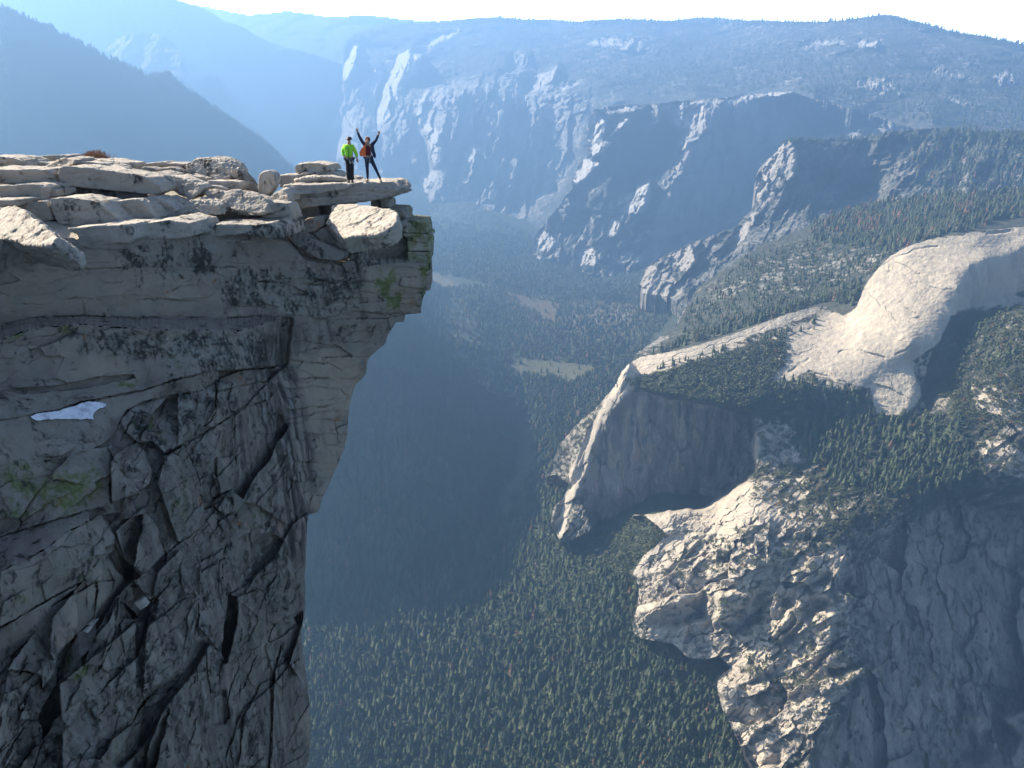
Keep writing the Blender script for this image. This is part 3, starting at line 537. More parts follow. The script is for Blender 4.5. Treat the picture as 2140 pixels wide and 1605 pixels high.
for poly, n in [([(1298, 776), (1316, 757), (1340, 800), (1290, 850), (1262, 870), (1230, 960), (1215, 1030), (1190, 1010), (1188, 990), (1230, 900), (1262, 840), (1285, 805)], (-0.85, -0.35, 0.35)),
                ([(1215, 1020), (1190, 1060), (1175, 1130), (1158, 1100), (1180, 1030), (1210, 1000)], (-0.8, -0.3, 0.5)), ([(1330, 1225), (1360, 1230), (1375, 1260), (1360, 1290), (1330, 1280)], LEFTN), ([(1345, 1160), (1400, 1120), (1500, 1110), (1420, 1180), (1340, 1210), (1320, 1200)], (-0.5, -0.3, 0.8)),
                ([(1540, 1345), (1590, 1325), (1620, 1345), (1610, 1385), (1560, 1395), (1530, 1375)], (-0.5, -0.45, 0.7)), ([(1640, 1390), (1660, 1340), (1700, 1290), (1745, 1280), (1740, 1330), (1700, 1380), (1650, 1400)], (-0.45, -0.4, 0.75)),
                ([(1620, 1395), (1700, 1340), (1720, 1370), (1660, 1420), (1560, 1430)], (-0.5, -0.4, 0.75)), ([(1640, 1460), (1720, 1420), (1810, 1390), (1800, 1415), (1720, 1450), (1650, 1480)], (-0.3, -0.3, 0.85)), ([(1500, 1430), (1540, 1430), (1620, 1520), (1640, 1600), (1570, 1605), (1520, 1500)], (-0.75, -0.5, 0.4)),
                ([(1640, 1500), (1690, 1480), (1680, 1520), (1620, 1540)], (-0.4, -0.4, 0.8)), ([(1350, 1310), (1400, 1290), (1440, 1300), (1430, 1360), (1350, 1335)], (-0.6, -0.6, 0.6)), ([(2010, 1490), (2060, 1495), (2070, 1520), (2040, 1540), (2000, 1520)], (-0.5, -0.5, 0.7)), ([(2090, 1500), (2150, 1480), (2150, 1605), (2110, 1600), (2130, 1540)], (-0.6, -0.5, 0.6)),
                ([(1480, 1190), (1540, 1170), (1630, 1180), (1620, 1210), (1540, 1220), (1480, 1215)], (-0.3, -0.4, 0.8))]:
    m = J.facet(poly, n, 4, 16, 4, cap=0.02, push=0.03 if poly[0][0] > 2000 else 0.0); rock = np.maximum(rock, m)
for poly, n in [([(1340, 1275), (1400, 1255), (1480, 1250), (1470, 1290), (1400, 1305), (1345, 1300)], (0.3, -0.95, -0.1)), ([(1610, 1330), (1640, 1290), (1690, 1240), (1740, 1260), (1670, 1300), (1660, 1340), (1630, 1350)], (0.6, -0.8, 0.05)), ([(1500, 1240), (1600, 1240), (1590, 1300), (1520, 1330), (1500, 1290)], (0.4, -0.9, 0.05)), ([(1660, 1190), (1740, 1200), (1720, 1230), (1650, 1230)], (0.5, -0.85, 0.1))]:
    J.facet(poly, n, 5, 16, 5, cap=0.03)
for line, w, dep in [([(1755, 735), (1790, 732), (1825, 741), (1848, 748)], 3.2, 6), ([(1872, 742), (1905, 724)], 3, 5), ([(1620, 715), (1680, 690), (1720, 680)], 3, 6), ([(1590, 770), (1640, 740), (1660, 745)], 3, 7), ([(1650, 775), (1690, 750)], 4, 8), ([(1690, 775), (1740, 790)], 3, 6), ([(1830, 565), (1870, 540), (1920, 520), (1960, 515)], 3, 6), ([(2065, 487), (2110, 484)], 4, 9), ([(1590, 690), (1660, 640)], 2, 4)]:
    J.crack(line, w, dep, 2, 20)
slabs = J.region([(1345, 1075), (1400, 1050), (1480, 1055), (1560, 1010), (1680, 1000), (1700, 1020), (1620, 1090), (1500, 1120), (1390, 1115)], 6, 18, 10)
bench = np.maximum(bench, slabs)
ALLJ = [(1100, 700), (2300, 440), (2300, 1720), (1100, 1720)]
J.fracture(ALLJ, 60, 10, 150, 2.2, 20, 3, 0, 0.35, weight=craggy)
J.fracture(ALLJ, 22, 4.5, 145, 2.2, 8, 4, 0, 0.35, weight=np.clip(craggy + bench * 0.5, 0, 1))
J.fracture(ALLJ, 9, 1.7, 140, 2.0, 3.2, 5, 0, 0.35, weight=np.clip(craggy + bench, 0, 1))
J.fracture(ALLJ, 90, 14, 80, 2.4, 26, 6, 0, 0.35, weight=dark)
J.fracture(ALLJ, 26, 5, 75, 2.6, 9, 7, 0, 0.35, weight=np.maximum(dark, wall * 0.6))
J.fracture([(1140, 1140), (1290, 780), (1340, 800), (1240, 900), (1215, 1030), (1240, 1110)], 12, 4, 118, 5, 7, 8, 0, 0.2)
J.col[..., 0] = rock; J.col[..., 3] = np.clip(np.maximum(wall * 0.8, dark * 0.75) * (0.75 + 1.1 * fbm(np.stack([J.U / 26, J.V / 70, np.full(J.U.shape, 2.2)], -1), 4)), 0, 1)  # streaked dark rock on both walls, their shade partly painted in
domer = J.region([(1700, 680), (1800, 620), (1900, 510), (2150, 470), (2150, 640), (1950, 760), (1880, 860), (1600, 780)], 4, 20, 8)
J.fracture(ALLJ, 40, 0.8, 35, 3.5, 1.0, 9, 0, 0.4, weight=domer); J.rough(1.6, (1 / 14, 1 / 14, 1 / 14), 4, weight=domer)
for line, w, dep in [([(1620, 690), (1700, 660), (1740, 655)], 1.4, 2), ([(1560, 700), (1640, 672), (1700, 650)], 1.4, 2), ([(1330, 770), (1420, 752), (1500, 735)], 1.6, 3), ([(1400, 745), (1470, 728), (1560, 702)], 1.4, 2.5)]:
    J.crack(line, w, dep, 3, 16)
for line, w, dep in [([(1400, 1100), (1450, 1085), (1500, 1090)], 1.8, 4), ([(1420, 1075), (1480, 1080), (1530, 1060)], 1.8, 4), ([(1500, 1105), (1560, 1080), (1620, 1070)], 1.8, 4), ([(1450, 1060), (1470, 1090), (1480, 1110)], 1.6, 3), ([(1560, 1040), (1580, 1070), (1600, 1090)], 1.6, 3), ([(1390, 1110), (1480, 1112), (1560, 1100)], 1.6, 3)]:
    J.crack(line, w, dep, 3, 14)
J.col[..., 2] = 0.3 * J.region([(1690, 1010), (1720, 1000), (1710, 1040)], 8, 20, 6)
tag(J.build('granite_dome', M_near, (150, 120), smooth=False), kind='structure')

# bright haze-white sky low over the far ridges
ks_ = bpy.data.materials.new('bright_sky'); ks_.use_nodes = True
em = ks_.node_tree.nodes.new('ShaderNodeEmission'); em.inputs[0].default_value = (0.93, 0.97, 1.0, 1); em.inputs[1].default_value = 3.0
ks_.node_tree.links.new(em.outputs[0], ks_.node_tree.nodes['Material Output'].inputs['Surface'])
sv, sq = [], []
for i in range(25):
    a_ = R(-60 + 5 * i)
    for z in (-2600, 900): sv.append((20500 * math.sin(a_), 20500 * math.cos(a_) + (4000 if abs(-60 + 5 * i) < 200 else 0), z))
for i in range(24): sq.append((2 * i, 2 * i + 1, 2 * i + 3, 2 * i + 2))
ks_.cycles.emission_sampling = 'NONE'
tag(mesh_np('sky', sv, sq, mat=ks_), kind='structure')

# ---------------------------------------------------------------- trees
rng = np.random.RandomState(11)
def foliage_mat(name, c1, c2, dead):
    k = NT(name); r, g, b, a = k.attr('mask')
    n = k.noise(0.35, 3)
    c = k.mix(k.ramp(k.math('ADD', k.math('MULTIPLY', r, 0.7), k.math('MULTIPLY', k.noise(1 / 70, 3), 0.6)), 0.25, 1.0), c1, c2); c = k.mix(k.ramp(n, 0.3, 0.7), c, k.mix(0.5, c, (0.012, 0.018, 0.012)))
    c = k.mix(g, c, dead)
    return k.color(c)
M_con = foliage_mat('conifer_needles', (0.030, 0.046, 0.028), (0.095, 0.112, 0.055), (0.13, 0.075, 0.05))
M_leaf = foliage_mat('oak_leaves', (0.050, 0.064, 0.036), (0.115, 0.125, 0.065), (0.17, 0.09, 0.05))
M_bark = NT('bark').color((0.06, 0.045, 0.035))
def conifer_tmpl(seed, tiers=6, sides=8):
    r = np.random.RandomState(seed); V = []; T = []
    for k in range(tiers):
        f = k / tiers; z0 = 0.08 + 0.86 * f; zt = min(1.0, z0 + 0.30 - 0.08 * f); rad = 0.20 * (1 - f) ** 0.8 + 0.018
        o = len(V); ph = r.rand() * 6.28; off = r.normal(size=2) * 0.012
        for j in range(sides):
            a = ph + 6.2832 * j / sides + r.normal() * 0.12; q = rad * (0.62 + 0.62 * r.rand())
            V.append((off[0] + q * math.cos(a), off[1] + q * math.sin(a), z0 - 0.05 * r.rand()))
        V.append((off[0] * 0.4, off[1] * 0.4, zt))
        for j in range(sides): T.append((o + j, o + (j + 1) % sides, o + sides))
    return np.array(V), np.array(T)
def clump_tmpl(seed, n=26):
    r = np.random.RandomState(seed); V = []; T = []
    for k in range(n):                                   # overlapping leaf clumps round a dome
        a = r.rand() * 6.28; e = math.asin(r.rand() ** 0.8); q = 0.34 + 0.12 * r.rand()
        c = np.array([math.cos(a) * math.cos(e) * q * 1.15, math.sin(a) * math.cos(e) * q * 1.15, 0.35 + math.sin(e) * q * 1.1])
        d = r.normal(size=(4, 3)); d /= np.linalg.norm(d, axis=1)[:, None]; o = len(V)
        for x in d: V.append(c + x * (0.13 + 0.09 * r.rand()))
        T += [(o, o + 1, o + 2), (o, o + 2, o + 3), (o, o + 3, o + 1), (o + 1, o + 3, o + 2)]
    return np.array(V), np.array(T)
CON = [conifer_tmpl(s) for s in (1, 2, 3, 4, 5)]
CONS = [conifer_tmpl(s, 4, 6) for s in (21, 22, 23)]      # far away: fewer tiers
CLU = [clump_tmpl(s) for s in (31, 32, 33)]
CLUS = [clump_tmpl(s, 11) for s in (41, 42, 43)]
def pick(rel, poly, n, h, dead=0.0, sink=0.5, dens=None):
    p = np.asarray(poly, float); out = []
    u = rng.uniform(p[:, 0].min(), p[:, 0].max(), n * 3); v = rng.uniform(p[:, 1].min(), p[:, 1].max(), n * 3)
    ok = inpoly(u, v, p); u, v = u[ok], v[ok]
    t, m = rel.depth_at(u, v); u, v, t = u[m][:n], v[m][:n], t[m][:n]
    # clumps and clearings
    q = 0.6 * fbm(np.stack([u / 45, v / 30, np.zeros_like(u)], -1), 3) + 0.6 * fbm(np.stack([u / 14, v / 10, np.full_like(u, 3.3)], -1), 2)
    keep = q + rng.uniform(-0.45, 0.45, len(u)) > (-0.35 if dens is None else dens)
    u, v, t = u[keep], v[keep], t[keep]
    P = at(u, v, t); H = h[0] + (h[1] - h[0]) * np.clip(0.5 * rng.rand(len(u)) ** 1.3 + 0.5 * rng.rand(len(u)) + 0.5 * fbm(np.stack([u / 30, v / 22, np.full_like(u, 9.1)], -1), 2), 0, 1); P[:, 2] -= H * 0.03 + sink
    return P, H, (rng.rand(len(u)) < dead).astype(float)
def grow(name, tm, sets, mat, wide=1.0):
    P = np.concatenate([a for a, b, c in sets]); H = np.concatenate([b for a, b, c in sets]); Dd_ = np.concatenate([c for a, b, c in sets])
    ks = rng.randint(0, len(tm), len(P)); Vs, Ts, Cs, o = [], [], [], 0
    for k, (tv, tt) in enumerate(tm):
        m = ks == k; n = int(m.sum())
        if not n: continue
        a = rng.uniform(0, 6.28, n); w = rng.uniform(0.7, 1.6, n) * wide
        c, s_ = np.cos(a), np.sin(a)
        X = tv[None, :, 0] * c[:, None] - tv[None, :, 1] * s_[:, None]; Y = tv[None, :, 0] * s_[:, None] + tv[None, :, 1] * c[:, None]
        Z = np.broadcast_to(tv[None, :, 2], X.shape)
        V = np.stack([X * (H[m] * w)[:, None], Y * (H[m] * w)[:, None], Z * H[m][:, None]], -1) + P[m][:, None]
        Vs.append(V.reshape(-1, 3)); Ts.append((tt[None] + (o + np.arange(n) * len(tv))[:, None, None]).reshape(-1, 3))
        col = np.zeros((n, len(tv), 4)); col[..., 0] = rng.rand(n)[:, None]; col[..., 1] = Dd_[m][:, None]; Cs.append(col.reshape(-1, 4)); o += n * len(tv)
    return mesh_np(name, np.concatenate(Vs), tris=np.concatenate(Ts), mat=mat, smooth=False, cols={'mask': np.concatenate(Cs)})

near_poly = [(610, 1330), (700, 1220), (900, 1170), (1050, 1110), (1180, 1150), (1330, 1230), (1340, 1340), (1450, 1380), (1510, 1400), (1500, 1480), (1570, 1625), (610, 1640)]
nearP, nearH, nearD = pick(V, near_poly, 11000, (13, 44), 0.012, dens=-0.12)
order = np.argsort(nearP[:, 1] ** 2 + nearP[:, 2] ** 2 + nearP[:, 0] ** 2)
# drop those that would stand behind the foreground cliff in the list of individuals
dcam = raydir(0, 0)
ind = []
for i in order:
    x, y, z = nearP[i]; f = y * cp - z * sp; uu = CX + FPX * x / f; vv = CY - FPX * (y * sp + z * cp) / f
    if 652 < uu < 1545 and 0 < vv < 1604: ind.append(i)
    if len(ind) == 300: break
ind = np.array(ind); rest = np.setdiff1d(np.arange(len(nearP)), ind)

sets = [(nearP[rest], nearH[rest], nearD[rest]),
        pick(V, [(640, 1230), (800, 1190), (1000, 1130), (1130, 960), (1190, 1000), (1160, 1110), (1200, 1140), (1100, 1200), (900, 1230), (700, 1290)], 1300, (22, 38), 0.05)]
tag(grow('forest_conifers', CON, sets, M_con), kind='stuff')
brush = [pick(V, near_poly, 2600, (8, 18), 0.008, dens=-0.4),
         pick(V, [(1000, 1190), (1100, 1090), (1160, 1000), (1180, 1120), (1240, 1130), (1340, 1080), (1400, 1120), (1330, 1220), (1340, 1330), (1500, 1380), (1480, 1450), (1250, 1400), (1000, 1330)], 4200, (9, 19), 0.01, dens=-0.7),
         pick(J, [(1310, 800), (1500, 745), (1640, 705), (1640, 760), (1600, 800), (1700, 840), (1560, 870), (1480, 842), (1320, 815)], 1500, (9, 18), 0.01, dens=-0.6),
         pick(J, [(1560, 880), (1640, 800), (1800, 835), (1840, 885), (1990, 860), (2145, 920), (2145, 1040), (1980, 1045), (1800, 1100), (1700, 1100), (1570, 1050)], 2200, (7, 14), 0.02, dens=-0.1),
         pick(J, [(1350, 1170), (1500, 1120), (1700, 1060), (1960, 1050), (1800, 1130), (1600, 1180), (1400, 1230)], 700, (6, 12), 0.02, dens=0.05),
         pick(J, [(2010, 650), (2145, 640), (2145, 900), (2010, 880), (1960, 820)], 1100, (8, 15), 0.02, dens=-0.25),
         pick(J, [(1480, 1250), (1700, 1180), (1830, 1290), (1850, 1420), (1700, 1450), (1560, 1420)], 900, (6, 13), 0.0, dens=0.05), pick(J, [(1500, 1400), (1700, 1380), (1800, 1400), (1700, 1520), (1560, 1600)], 350, (5, 10), 0.0, dens=0.1), pick(J, [(1880, 1080), (2140, 1040), (2140, 1150), (1900, 1150)], 260, (6, 12), 0.0, dens=0.0)]
tag(grow('oak_scrub', CLU, brush, M_leaf), kind='stuff')
cons = [pick(J, [(1690, 870), (1830, 870), (2010, 870), (2030, 1000), (1920, 1050), (1760, 1010), (1650, 930)], 800, (18, 34), 0.02, dens=-0.25),
        pick(J, [(1600, 790), (1700, 790), (1820, 830), (1830, 870), (1700, 860), (1620, 850)], 220, (14, 26), 0.02, dens=-0.1),
        pick(J, [(1340, 770), (1450, 745), (1600, 700), (1720, 660), (1700, 690), (1560, 740), (1400, 775)], 200, (12, 24), 0.0, dens=-0.1),
        pick(J, [(1850, 1150), (2140, 1100), (2140, 1600), (1750, 1600)], 420, (8, 18), 0.0, dens=0.1), pick(J, [(2010, 660), (2140, 640), (2140, 760), (2020, 780)], 160, (14, 26), 0.02, dens=-0.1),
        pick(H, [(1340, 752), (1420, 715), (1560, 670), (1760, 610), (1800, 590), (1790, 640), (1720, 634), (1575, 680), (1418, 729), (1330, 750)], 900, (22, 36), 0.01, dens=-0.7),
        pick(H, [(1440, 640), (1560, 535), (1700, 500), (1880, 480), (1860, 540), (1760, 620), (1560, 670), (1420, 710)], 2200, (10, 24), 0.03, dens=-0.2),
        pick(H, [(1690, 470), (1820, 425), (1930, 410), (2140, 398), (2145, 450), (1950, 500), (1860, 530), (1700, 505)], 1500, (20, 36), 0.10, dens=-0.6),
        pick(H, [(1785, 455), (1838, 452), (1840, 482), (1800, 488)], 60, (22, 34), 1.0), pick(H, [(1985, 432), (2035, 430), (2028, 455), (1992, 455)], 40, (22, 34), 1.0),
        pick(V, [(905, 610), (960, 600), (1050, 600), (1100, 600), (1170, 620), (1350, 610), (1420, 640), (1340, 740), (1260, 880), (1150, 960), (1130, 830), (1050, 740), (960, 640)], 6500, (22, 36), 0.06, dens=-0.5),
        pick(V, [(760, 390), (1000, 432), (1110, 490), (1110, 530), (900, 570), (880, 450)], 1800, (24, 38), 0.01, dens=-0.7), pick(V, [(560, 200), (740, 200), (990, 430), (880, 450), (640, 350)], 1200, (24, 38), 0.0, dens=-0.4),
        pick(V, [(1090, 770), (1180, 790), (1170, 960), (1120, 980)], 700, (22, 36), 0.05, dens=-0.7),
        pick(V, [(880, 450), (1100, 500), (1340, 550), (1450, 590), (1440, 640), (1340, 640), (1160, 620), (900, 570)], 6000, (24, 38), 0.01, dens=-0.7),
        pick(Dd, [(640, 620), (880, 560), (1050, 690), (1150, 820), (1140, 940), (1060, 1090), (930, 1200), (640, 1250)], 6500, (22, 36), 0.05, dens=-0.6)]
# keep the meadows open
mead = [[(1050, 612), (1086, 616), (1117, 624), (1147, 631), (1163, 654), (1159, 677), (1132, 665), (1114, 648), (1089, 641), (1080, 623)], [(905, 568), (934, 582), (960, 597), (940, 604), (905, 592)], [(1072, 746), (1163, 758), (1250, 769), (1236, 780), (1194, 800), (1147, 791), (1086, 785), (1064, 771)], [(1012, 1330), (1022, 1322), (1034, 1322), (1030, 1336), (1014, 1344)]]
for i, (P, Hh, d) in enumerate(cons):
    f = P[:, 1] * cp - P[:, 2] * sp; uu = CX + FPX * P[:, 0] / f; vv = CY - FPX * (P[:, 1] * sp + P[:, 2] * cp) / f
    m = np.ones(len(P), bool)
    for q in mead: m &= ~(inpoly(uu, vv, q) & (rng.rand(len(P)) > 0.05))
    cons[i] = (P[m], Hh[m], d[m])
tag(grow('mountain_conifers', CONS, cons, M_con, 1.05), kind='stuff')
ridge = [pick(C, [(0, 24), (100, 62), (220, 123), (300, 158), (365, 165), (440, 224), (560, 302), (622, 365), (590, 400), (400, 330), (200, 240), (0, 140)], 5200, (32, 52), 0.0, dens=-0.7),
         pick(C, [(0, 140), (200, 240), (400, 330), (600, 400), (560, 420), (0, 420)], 3000, (32, 50), 0.0, dens=-0.5),
         pick(C, [(0, 24), (60, 45), (140, 81), (220, 123), (300, 158), (300, 166), (220, 133), (140, 92), (60, 55), (0, 36)], 700, (42, 65), 0.0, dens=-0.6),
         pick(C, [(370, 178), (440, 223), (560, 301), (620, 362), (610, 366), (550, 308), (430, 232), (368, 190)], 500, (37, 57), 0.0, dens=-0.6),
         pick(E, [(730, 82), (850, 50), (1040, 37), (1240, 43), (1490, 37), (1640, 46), (1850, 32), (1990, 66), (2140, 94), (2140, 110), (1850, 44), (1640, 56), (1240, 56), (1040, 50), (850, 60), (740, 90)], 2600, (37, 62), 0.0, dens=-0.6),
         pick(E, [(1000, 60), (2140, 120), (2140, 270), (1900, 260), (1660, 185), (1350, 200), (1100, 120)], 3200, (32, 52), 0.0, dens=-0.4),
         pick(F_, [(1290, 290), (1425, 270), (1400, 345), (1340, 380), (1270, 420), (1200, 480), (1240, 400)], 500, (20, 35), 0.0),
         pick(G, [(1640, 295), (2140, 280), (2140, 300), (1850, 292), (1660, 300)], 600, (22, 40), 0.0, dens=-0.5), pick(G, [(1980, 270), (2140, 276), (2140, 390), (1930, 405), (1900, 330)], 800, (25, 42), 0.05, dens=-0.3)]
tag(grow('distant_conifers', CONS, ridge, M_con, 1.05), kind='stuff')

# the nearest trees one by one
protos = []
for k, (tv, tt) in enumerate(CON):
    me = mesh_np('crown', tv, tris=tt, mat=M_con, smooth=False, cols={'mask': np.tile([0.15 + 0.18 * k, 0, 0, 0], (len(tv), 1))})
    me_d = mesh_np('crown', tv, tris=tt, mat=M_con, smooth=False, cols={'mask': np.tile([0.3, 0.9, 0, 0], (len(tv), 1))})
    protos.append((me.data, me_d.data)); bpy.data.objects.remove(me); bpy.data.objects.remove(me_d)
bm = bmesh.new(); bmesh.ops.create_cone(bm, segments=6, radius1=0.016, radius2=0.008, depth=0.4, cap_ends=True, matrix=Matrix.Translation((0, 0, 0.18)))
tk = bpy.data.meshes.new('trunk'); bm.to_mesh(tk); bm.free(); tk.materials.append(M_bark)
for n, i in enumerate(ind):
    e = bpy.data.objects.new('conifer_tree', None); COL.objects.link(e)
    h = float(nearH[i]); w = h * rng.uniform(0.75, 1.6)
    e.location = nearP[i]; e.scale = (w, w, h); e.rotation_euler = (0, 0, rng.uniform(0, 6.28)); e.empty_display_size = 0.2
    dd = nearD[i] > 0.5
    c = bpy.data.objects.new('crown', protos[n % 5][1 if dd else 0]); COL.objects.link(c); c.parent = e
    c = bpy.data.objects.new('trunk', tk); COL.objects.link(c); c.parent = e
    if dd: tag(e, 'dead conifer with russet brown needles among green trees on the forest floor', 'tree', 'russet dead conifers in the valley forest')
    else: tag(e, 'dark green conifer in the dense forest at the bottom of the photo', 'tree', 'conifers in the nearest part of the valley forest')

# ---------------------------------------------------------------- the foreground cliff
def cliff_mat(name, base=(0.29, 0.26, 0.23), pale=(0.40, 0.335, 0.265), bumpd=0.05):
    """R = black lichen, G = green lichen, B = dark water stain, A = clean warm rock; R and B also carry shade of the lower cliff"""
    k = NT(name); r, g, b, a = k.attr('mask')
    big, mid, fine, grit = k.noise(0.55, 5), k.noise(2.6, 5), k.noise(11, 4, rough=0.65), k.noise(45, 2)
    c = k.mix(k.ramp(mid, 0.35, 0.65), base, tuple(x * 0.72 for x in base))
    c = k.mix(k.math('MULTIPLY', a, k.ramp(big, 0.3, 0.5)), c, pale)
    c = k.mix(k.ramp(k.noise(1.1, 6), 0.52, 0.66, 0, 0.5), c, (0.24, 0.25, 0.22))
    streak = k.noise(1, 5, vec=(3.2, 3.2, 0.16), rough=0.6)
    c = k.mix(k.math('MULTIPLY', b, k.ramp(streak, 0.38, 0.56)), c, (0.055, 0.052, 0.05))
    c = k.mix(k.math('MULTIPLY', b, k.ramp(k.noise(1, 4, vec=(5, 5, 0.25)), 0.58, 0.66, 0, 0.7)), c, (0.30, 0.30, 0.29))
    gm = k.math('ADD', g, k.math('MULTIPLY', k.math('SUBTRACT', mid, 0.5), 1.6)); gm = k.ramp(k.math('ADD', gm, k.math('MULTIPLY', k.math('SUBTRACT', fine, 0.5), 1.2)), 0.45, 0.75)
    c = k.mix(gm, c, k.mix(k.ramp(fine, 0.35, 0.65), (0.20, 0.215, 0.075), (0.13, 0.155, 0.085)))
    spk = k.noise(1, 5, vec=(8.5, 8.5, 5.5), rough=0.72)
    lm = k.math('ADD', k.math('MULTIPLY', r, 0.50), k.math('ADD', k.math('MULTIPLY', k.math('SUBTRACT', spk, 0.5), 1.35), k.math('ADD', k.math('MULTIPLY', k.math('SUBTRACT', mid, 0.5), 0.9), k.math('MULTIPLY', k.math('SUBTRACT', k.noise(1, 4, vec=(1.3, 1.3, 0.5)), 0.5), 0.9))))
    c = k.mix(k.ramp(lm, 0.26, 0.46, 0, 0.92), c, (0.036, 0.038, 0.036))
    c = k.mix(k.math('MULTIPLY', a, k.ramp(k.noise(1, 4, vec=(2.2, 2.2, 0.2)), 0.60, 0.72, 0, 0.6)), c, (0.26, 0.15, 0.085))
    gl = k.math('ADD', k.math('MULTIPLY', r, 0.5), k.math('MULTIPLY', k.math('SUBTRACT', k.noise(7.5, 4), 0.5), 1.6))
    c = k.mix(k.ramp(gl, 0.42, 0.52, 0, 0.55), c, (0.27, 0.29, 0.25))
    org = k.math('MULTIPLY', k.ramp(k.noise(0.9, 3), 0.66, 0.72), k.ramp(fine, 0.5, 0.58)); c = k.mix(org, c, (0.30, 0.12, 0.05))
    oi = k.n.new('ShaderNodeObjectInfo')
    c = k.mix(k.math('MULTIPLY', k.ramp(grit, 0.3, 0.7, 0.82, 1.0), k.ramp(oi.outputs['Random'], 0, 1, 0.84, 1.0)), (0, 0, 0), c)
    k.bump(k.math('ADD', k.math('MULTIPLY', fine, 0.7), k.math('MULTIPLY', grit, 0.25)), bumpd, 0.9)
    return k.color(c)
M_cliff = cliff_mat('lichened_granite')

CB = [(-500, 515, 17), (0, 512, 22.3), (300, 508, 25.2), (450, 500, 27), (600, 555, 29), (760, 590, 30.6), (900, 560, 32.5), (895, 650, 32.4), (835, 680, 31.9), (0, 650, 22), (300, 655, 24.8), (570, 655, 28),
      (0, 800, 21.6), (300, 800, 24.4), (560, 760, 27.8), (150, 835, 22.4), (-500, 900, 14.5), (0, 960, 18.2), (150, 975, 19.2), (230, 1000, 19.8), (60, 1060, 18.3), (200, 1055, 19.5), (0, 1110, 18.0),
      (0, 1200, 16.3), (100, 1160, 17.2), (180, 1100, 18.7), (120, 1230, 17.6), (0, 1300, 16.0), (240, 1200, 18.6), (100, 1450, 15.6), (0, 1600, 14), (200, 1600, 15.4), (-500, 1600, 10.5), (-500, 1200, 12.5), (300, 1000, 20.8), (300, 1200, 19.4), (300, 1400, 18), (300, 1600, 17),
      (300, 880, 22), (450, 850, 24.4), (450, 1000, 23.2), (450, 1200, 22), (450, 1400, 20.8), (450, 1600, 19.8), (600, 800, 28), (700, 800, 29.7), (745, 805, 30.4), (600, 1000, 26.8), (690, 1000, 28.9), (600, 1200, 25.4), (640, 1180, 26.8), (590, 1400, 24.2), (628, 1400, 25.6), (590, 1600, 23.6), (645, 1600, 25.4), (300, 1760, 16), (600, 1760, 22.6), (-500, 1760, 9.5)]
CB = [(u, v, 'y', y) for u, v, y in CB]
EDGE = [(895, 549), (896, 561), (902, 565), (905, 573), (904, 588), (900, 606), (892, 609), (886, 621), (883, 627), (880, 655), (848, 658), (845, 673), (829, 673), (822, 684), (815, 695), (809, 708), (806, 718), (790, 732), (775, 745), (769, 755), (767, 770), (765, 784), (759, 790), (742, 808), (736, 827), (731, 850), (729, 864), (727, 909), (721, 937), (712, 958), (704, 977), (689, 1012), (675, 1038), (667, 1069), (645, 1077), (643, 1097), (640, 1152), (640, 1180), (636, 1210), (634, 1224), (639, 1236), (639, 1275), (634, 1300), (628, 1331), (627, 1394), (628, 1370), (622, 1420), (633, 1433), (646, 1448), (647, 1493), (651, 1517), (650, 1541), (647, 1572), (644, 1605), (640, 1760)]
K = Relief([(-170, 478), (0, 506), (120, 505), (280, 502), (360, 498), (420, 492), (500, 486), (560, 494), (600, 505), (640, 545), (700, 554), (760, 558), (795, 552), (840, 548)] + EDGE + [(-170, 1760)], CB, 1.4, (1.2, 9), 21.0)
def block(poly, dt, tx=0.0, ty=0.0, jag=2, wl=22, f=0):
    sl, m = K._reg(np.asarray(poly, float), jag, wl, f); c = np.mean(np.asarray(poly, float), 0)
    K.t[sl] += m * (-(1.25 if dt > 0 else 0.75) * dt + 1.1 * tx * (K.U[sl] - c[0]) / 100 + ty * (K.V[sl] - c[1]) / 100)
def ledge(top, bot, wob=2.0):
    top, bot = np.asarray(top, float), np.asarray(bot, float)
    u0, u1 = max(top[:, 0].min(), bot[:, 0].min()), min(top[:, 0].max(), bot[:, 0].max())
    us = K.U[0]; v0 = K.V[0, 0]
    wn_ = fbm(np.stack([us / 22, np.zeros_like(us), np.full_like(us, top[0, 1])], -1), 4) * wob * 2
    js = np.where((us >= u0) & (us <= u1))[0]
    A_ = ((np.interp(us[js], top[:, 0], top[:, 1]) + wn_[js] - v0) / K.step).astype(int); B_ = ((np.interp(us[js], bot[:, 0], bot[:, 1]) + wn_[js - 7] * 1.4 - v0) / K.step).astype(int)
    ok = (A_ >= 6) & (B_ < K.t.shape[0] - 6) & (B_ - A_ >= 2); js, A_, B_ = js[ok], A_[ok], B_[ok]
    def sm(x):
        x = np.pad(x, 20, mode='edge'); return np.convolve(x, np.ones(41) / 41, 'valid')
    ta, tb = sm(K.t[A_ - 4, js]), sm(K.t[B_ + 4, js])
    for j, a, b, x, y in zip(js, A_, B_, ta, tb):
        w = np.linspace(0, 1, b - a + 1); K.t[a:b + 1, j] = 1 / ((1 - w) / x + w / y)
L1T = [(-170, 690), (0, 681), (52, 665), (105, 663), (143, 661), (194, 662), (284, 665), (340, 663), (479, 665), (524, 661), (580, 662)]
L1B = [(-170, 725), (0, 712), (60, 690), (150, 677), (200, 681), (300, 688), (400, 690), (500, 692), (560, 674), (580, 668)]
L2 = [(-170, 905), (40, 872), (64, 867), (127, 855), (172, 840), (224, 830), (300, 815), (375, 791), (450, 776), (547, 769), (582, 765)]
E2 = [(-170, 1010), (30, 976), (100, 963), (150, 951), (200, 936), (232, 918), (250, 882), (264, 858), (300, 838), (360, 826), (417, 817), (456, 792)]
L3 = [(-170, 1180), (0, 1122), (75, 1099), (150, 1077), (202, 1060)]
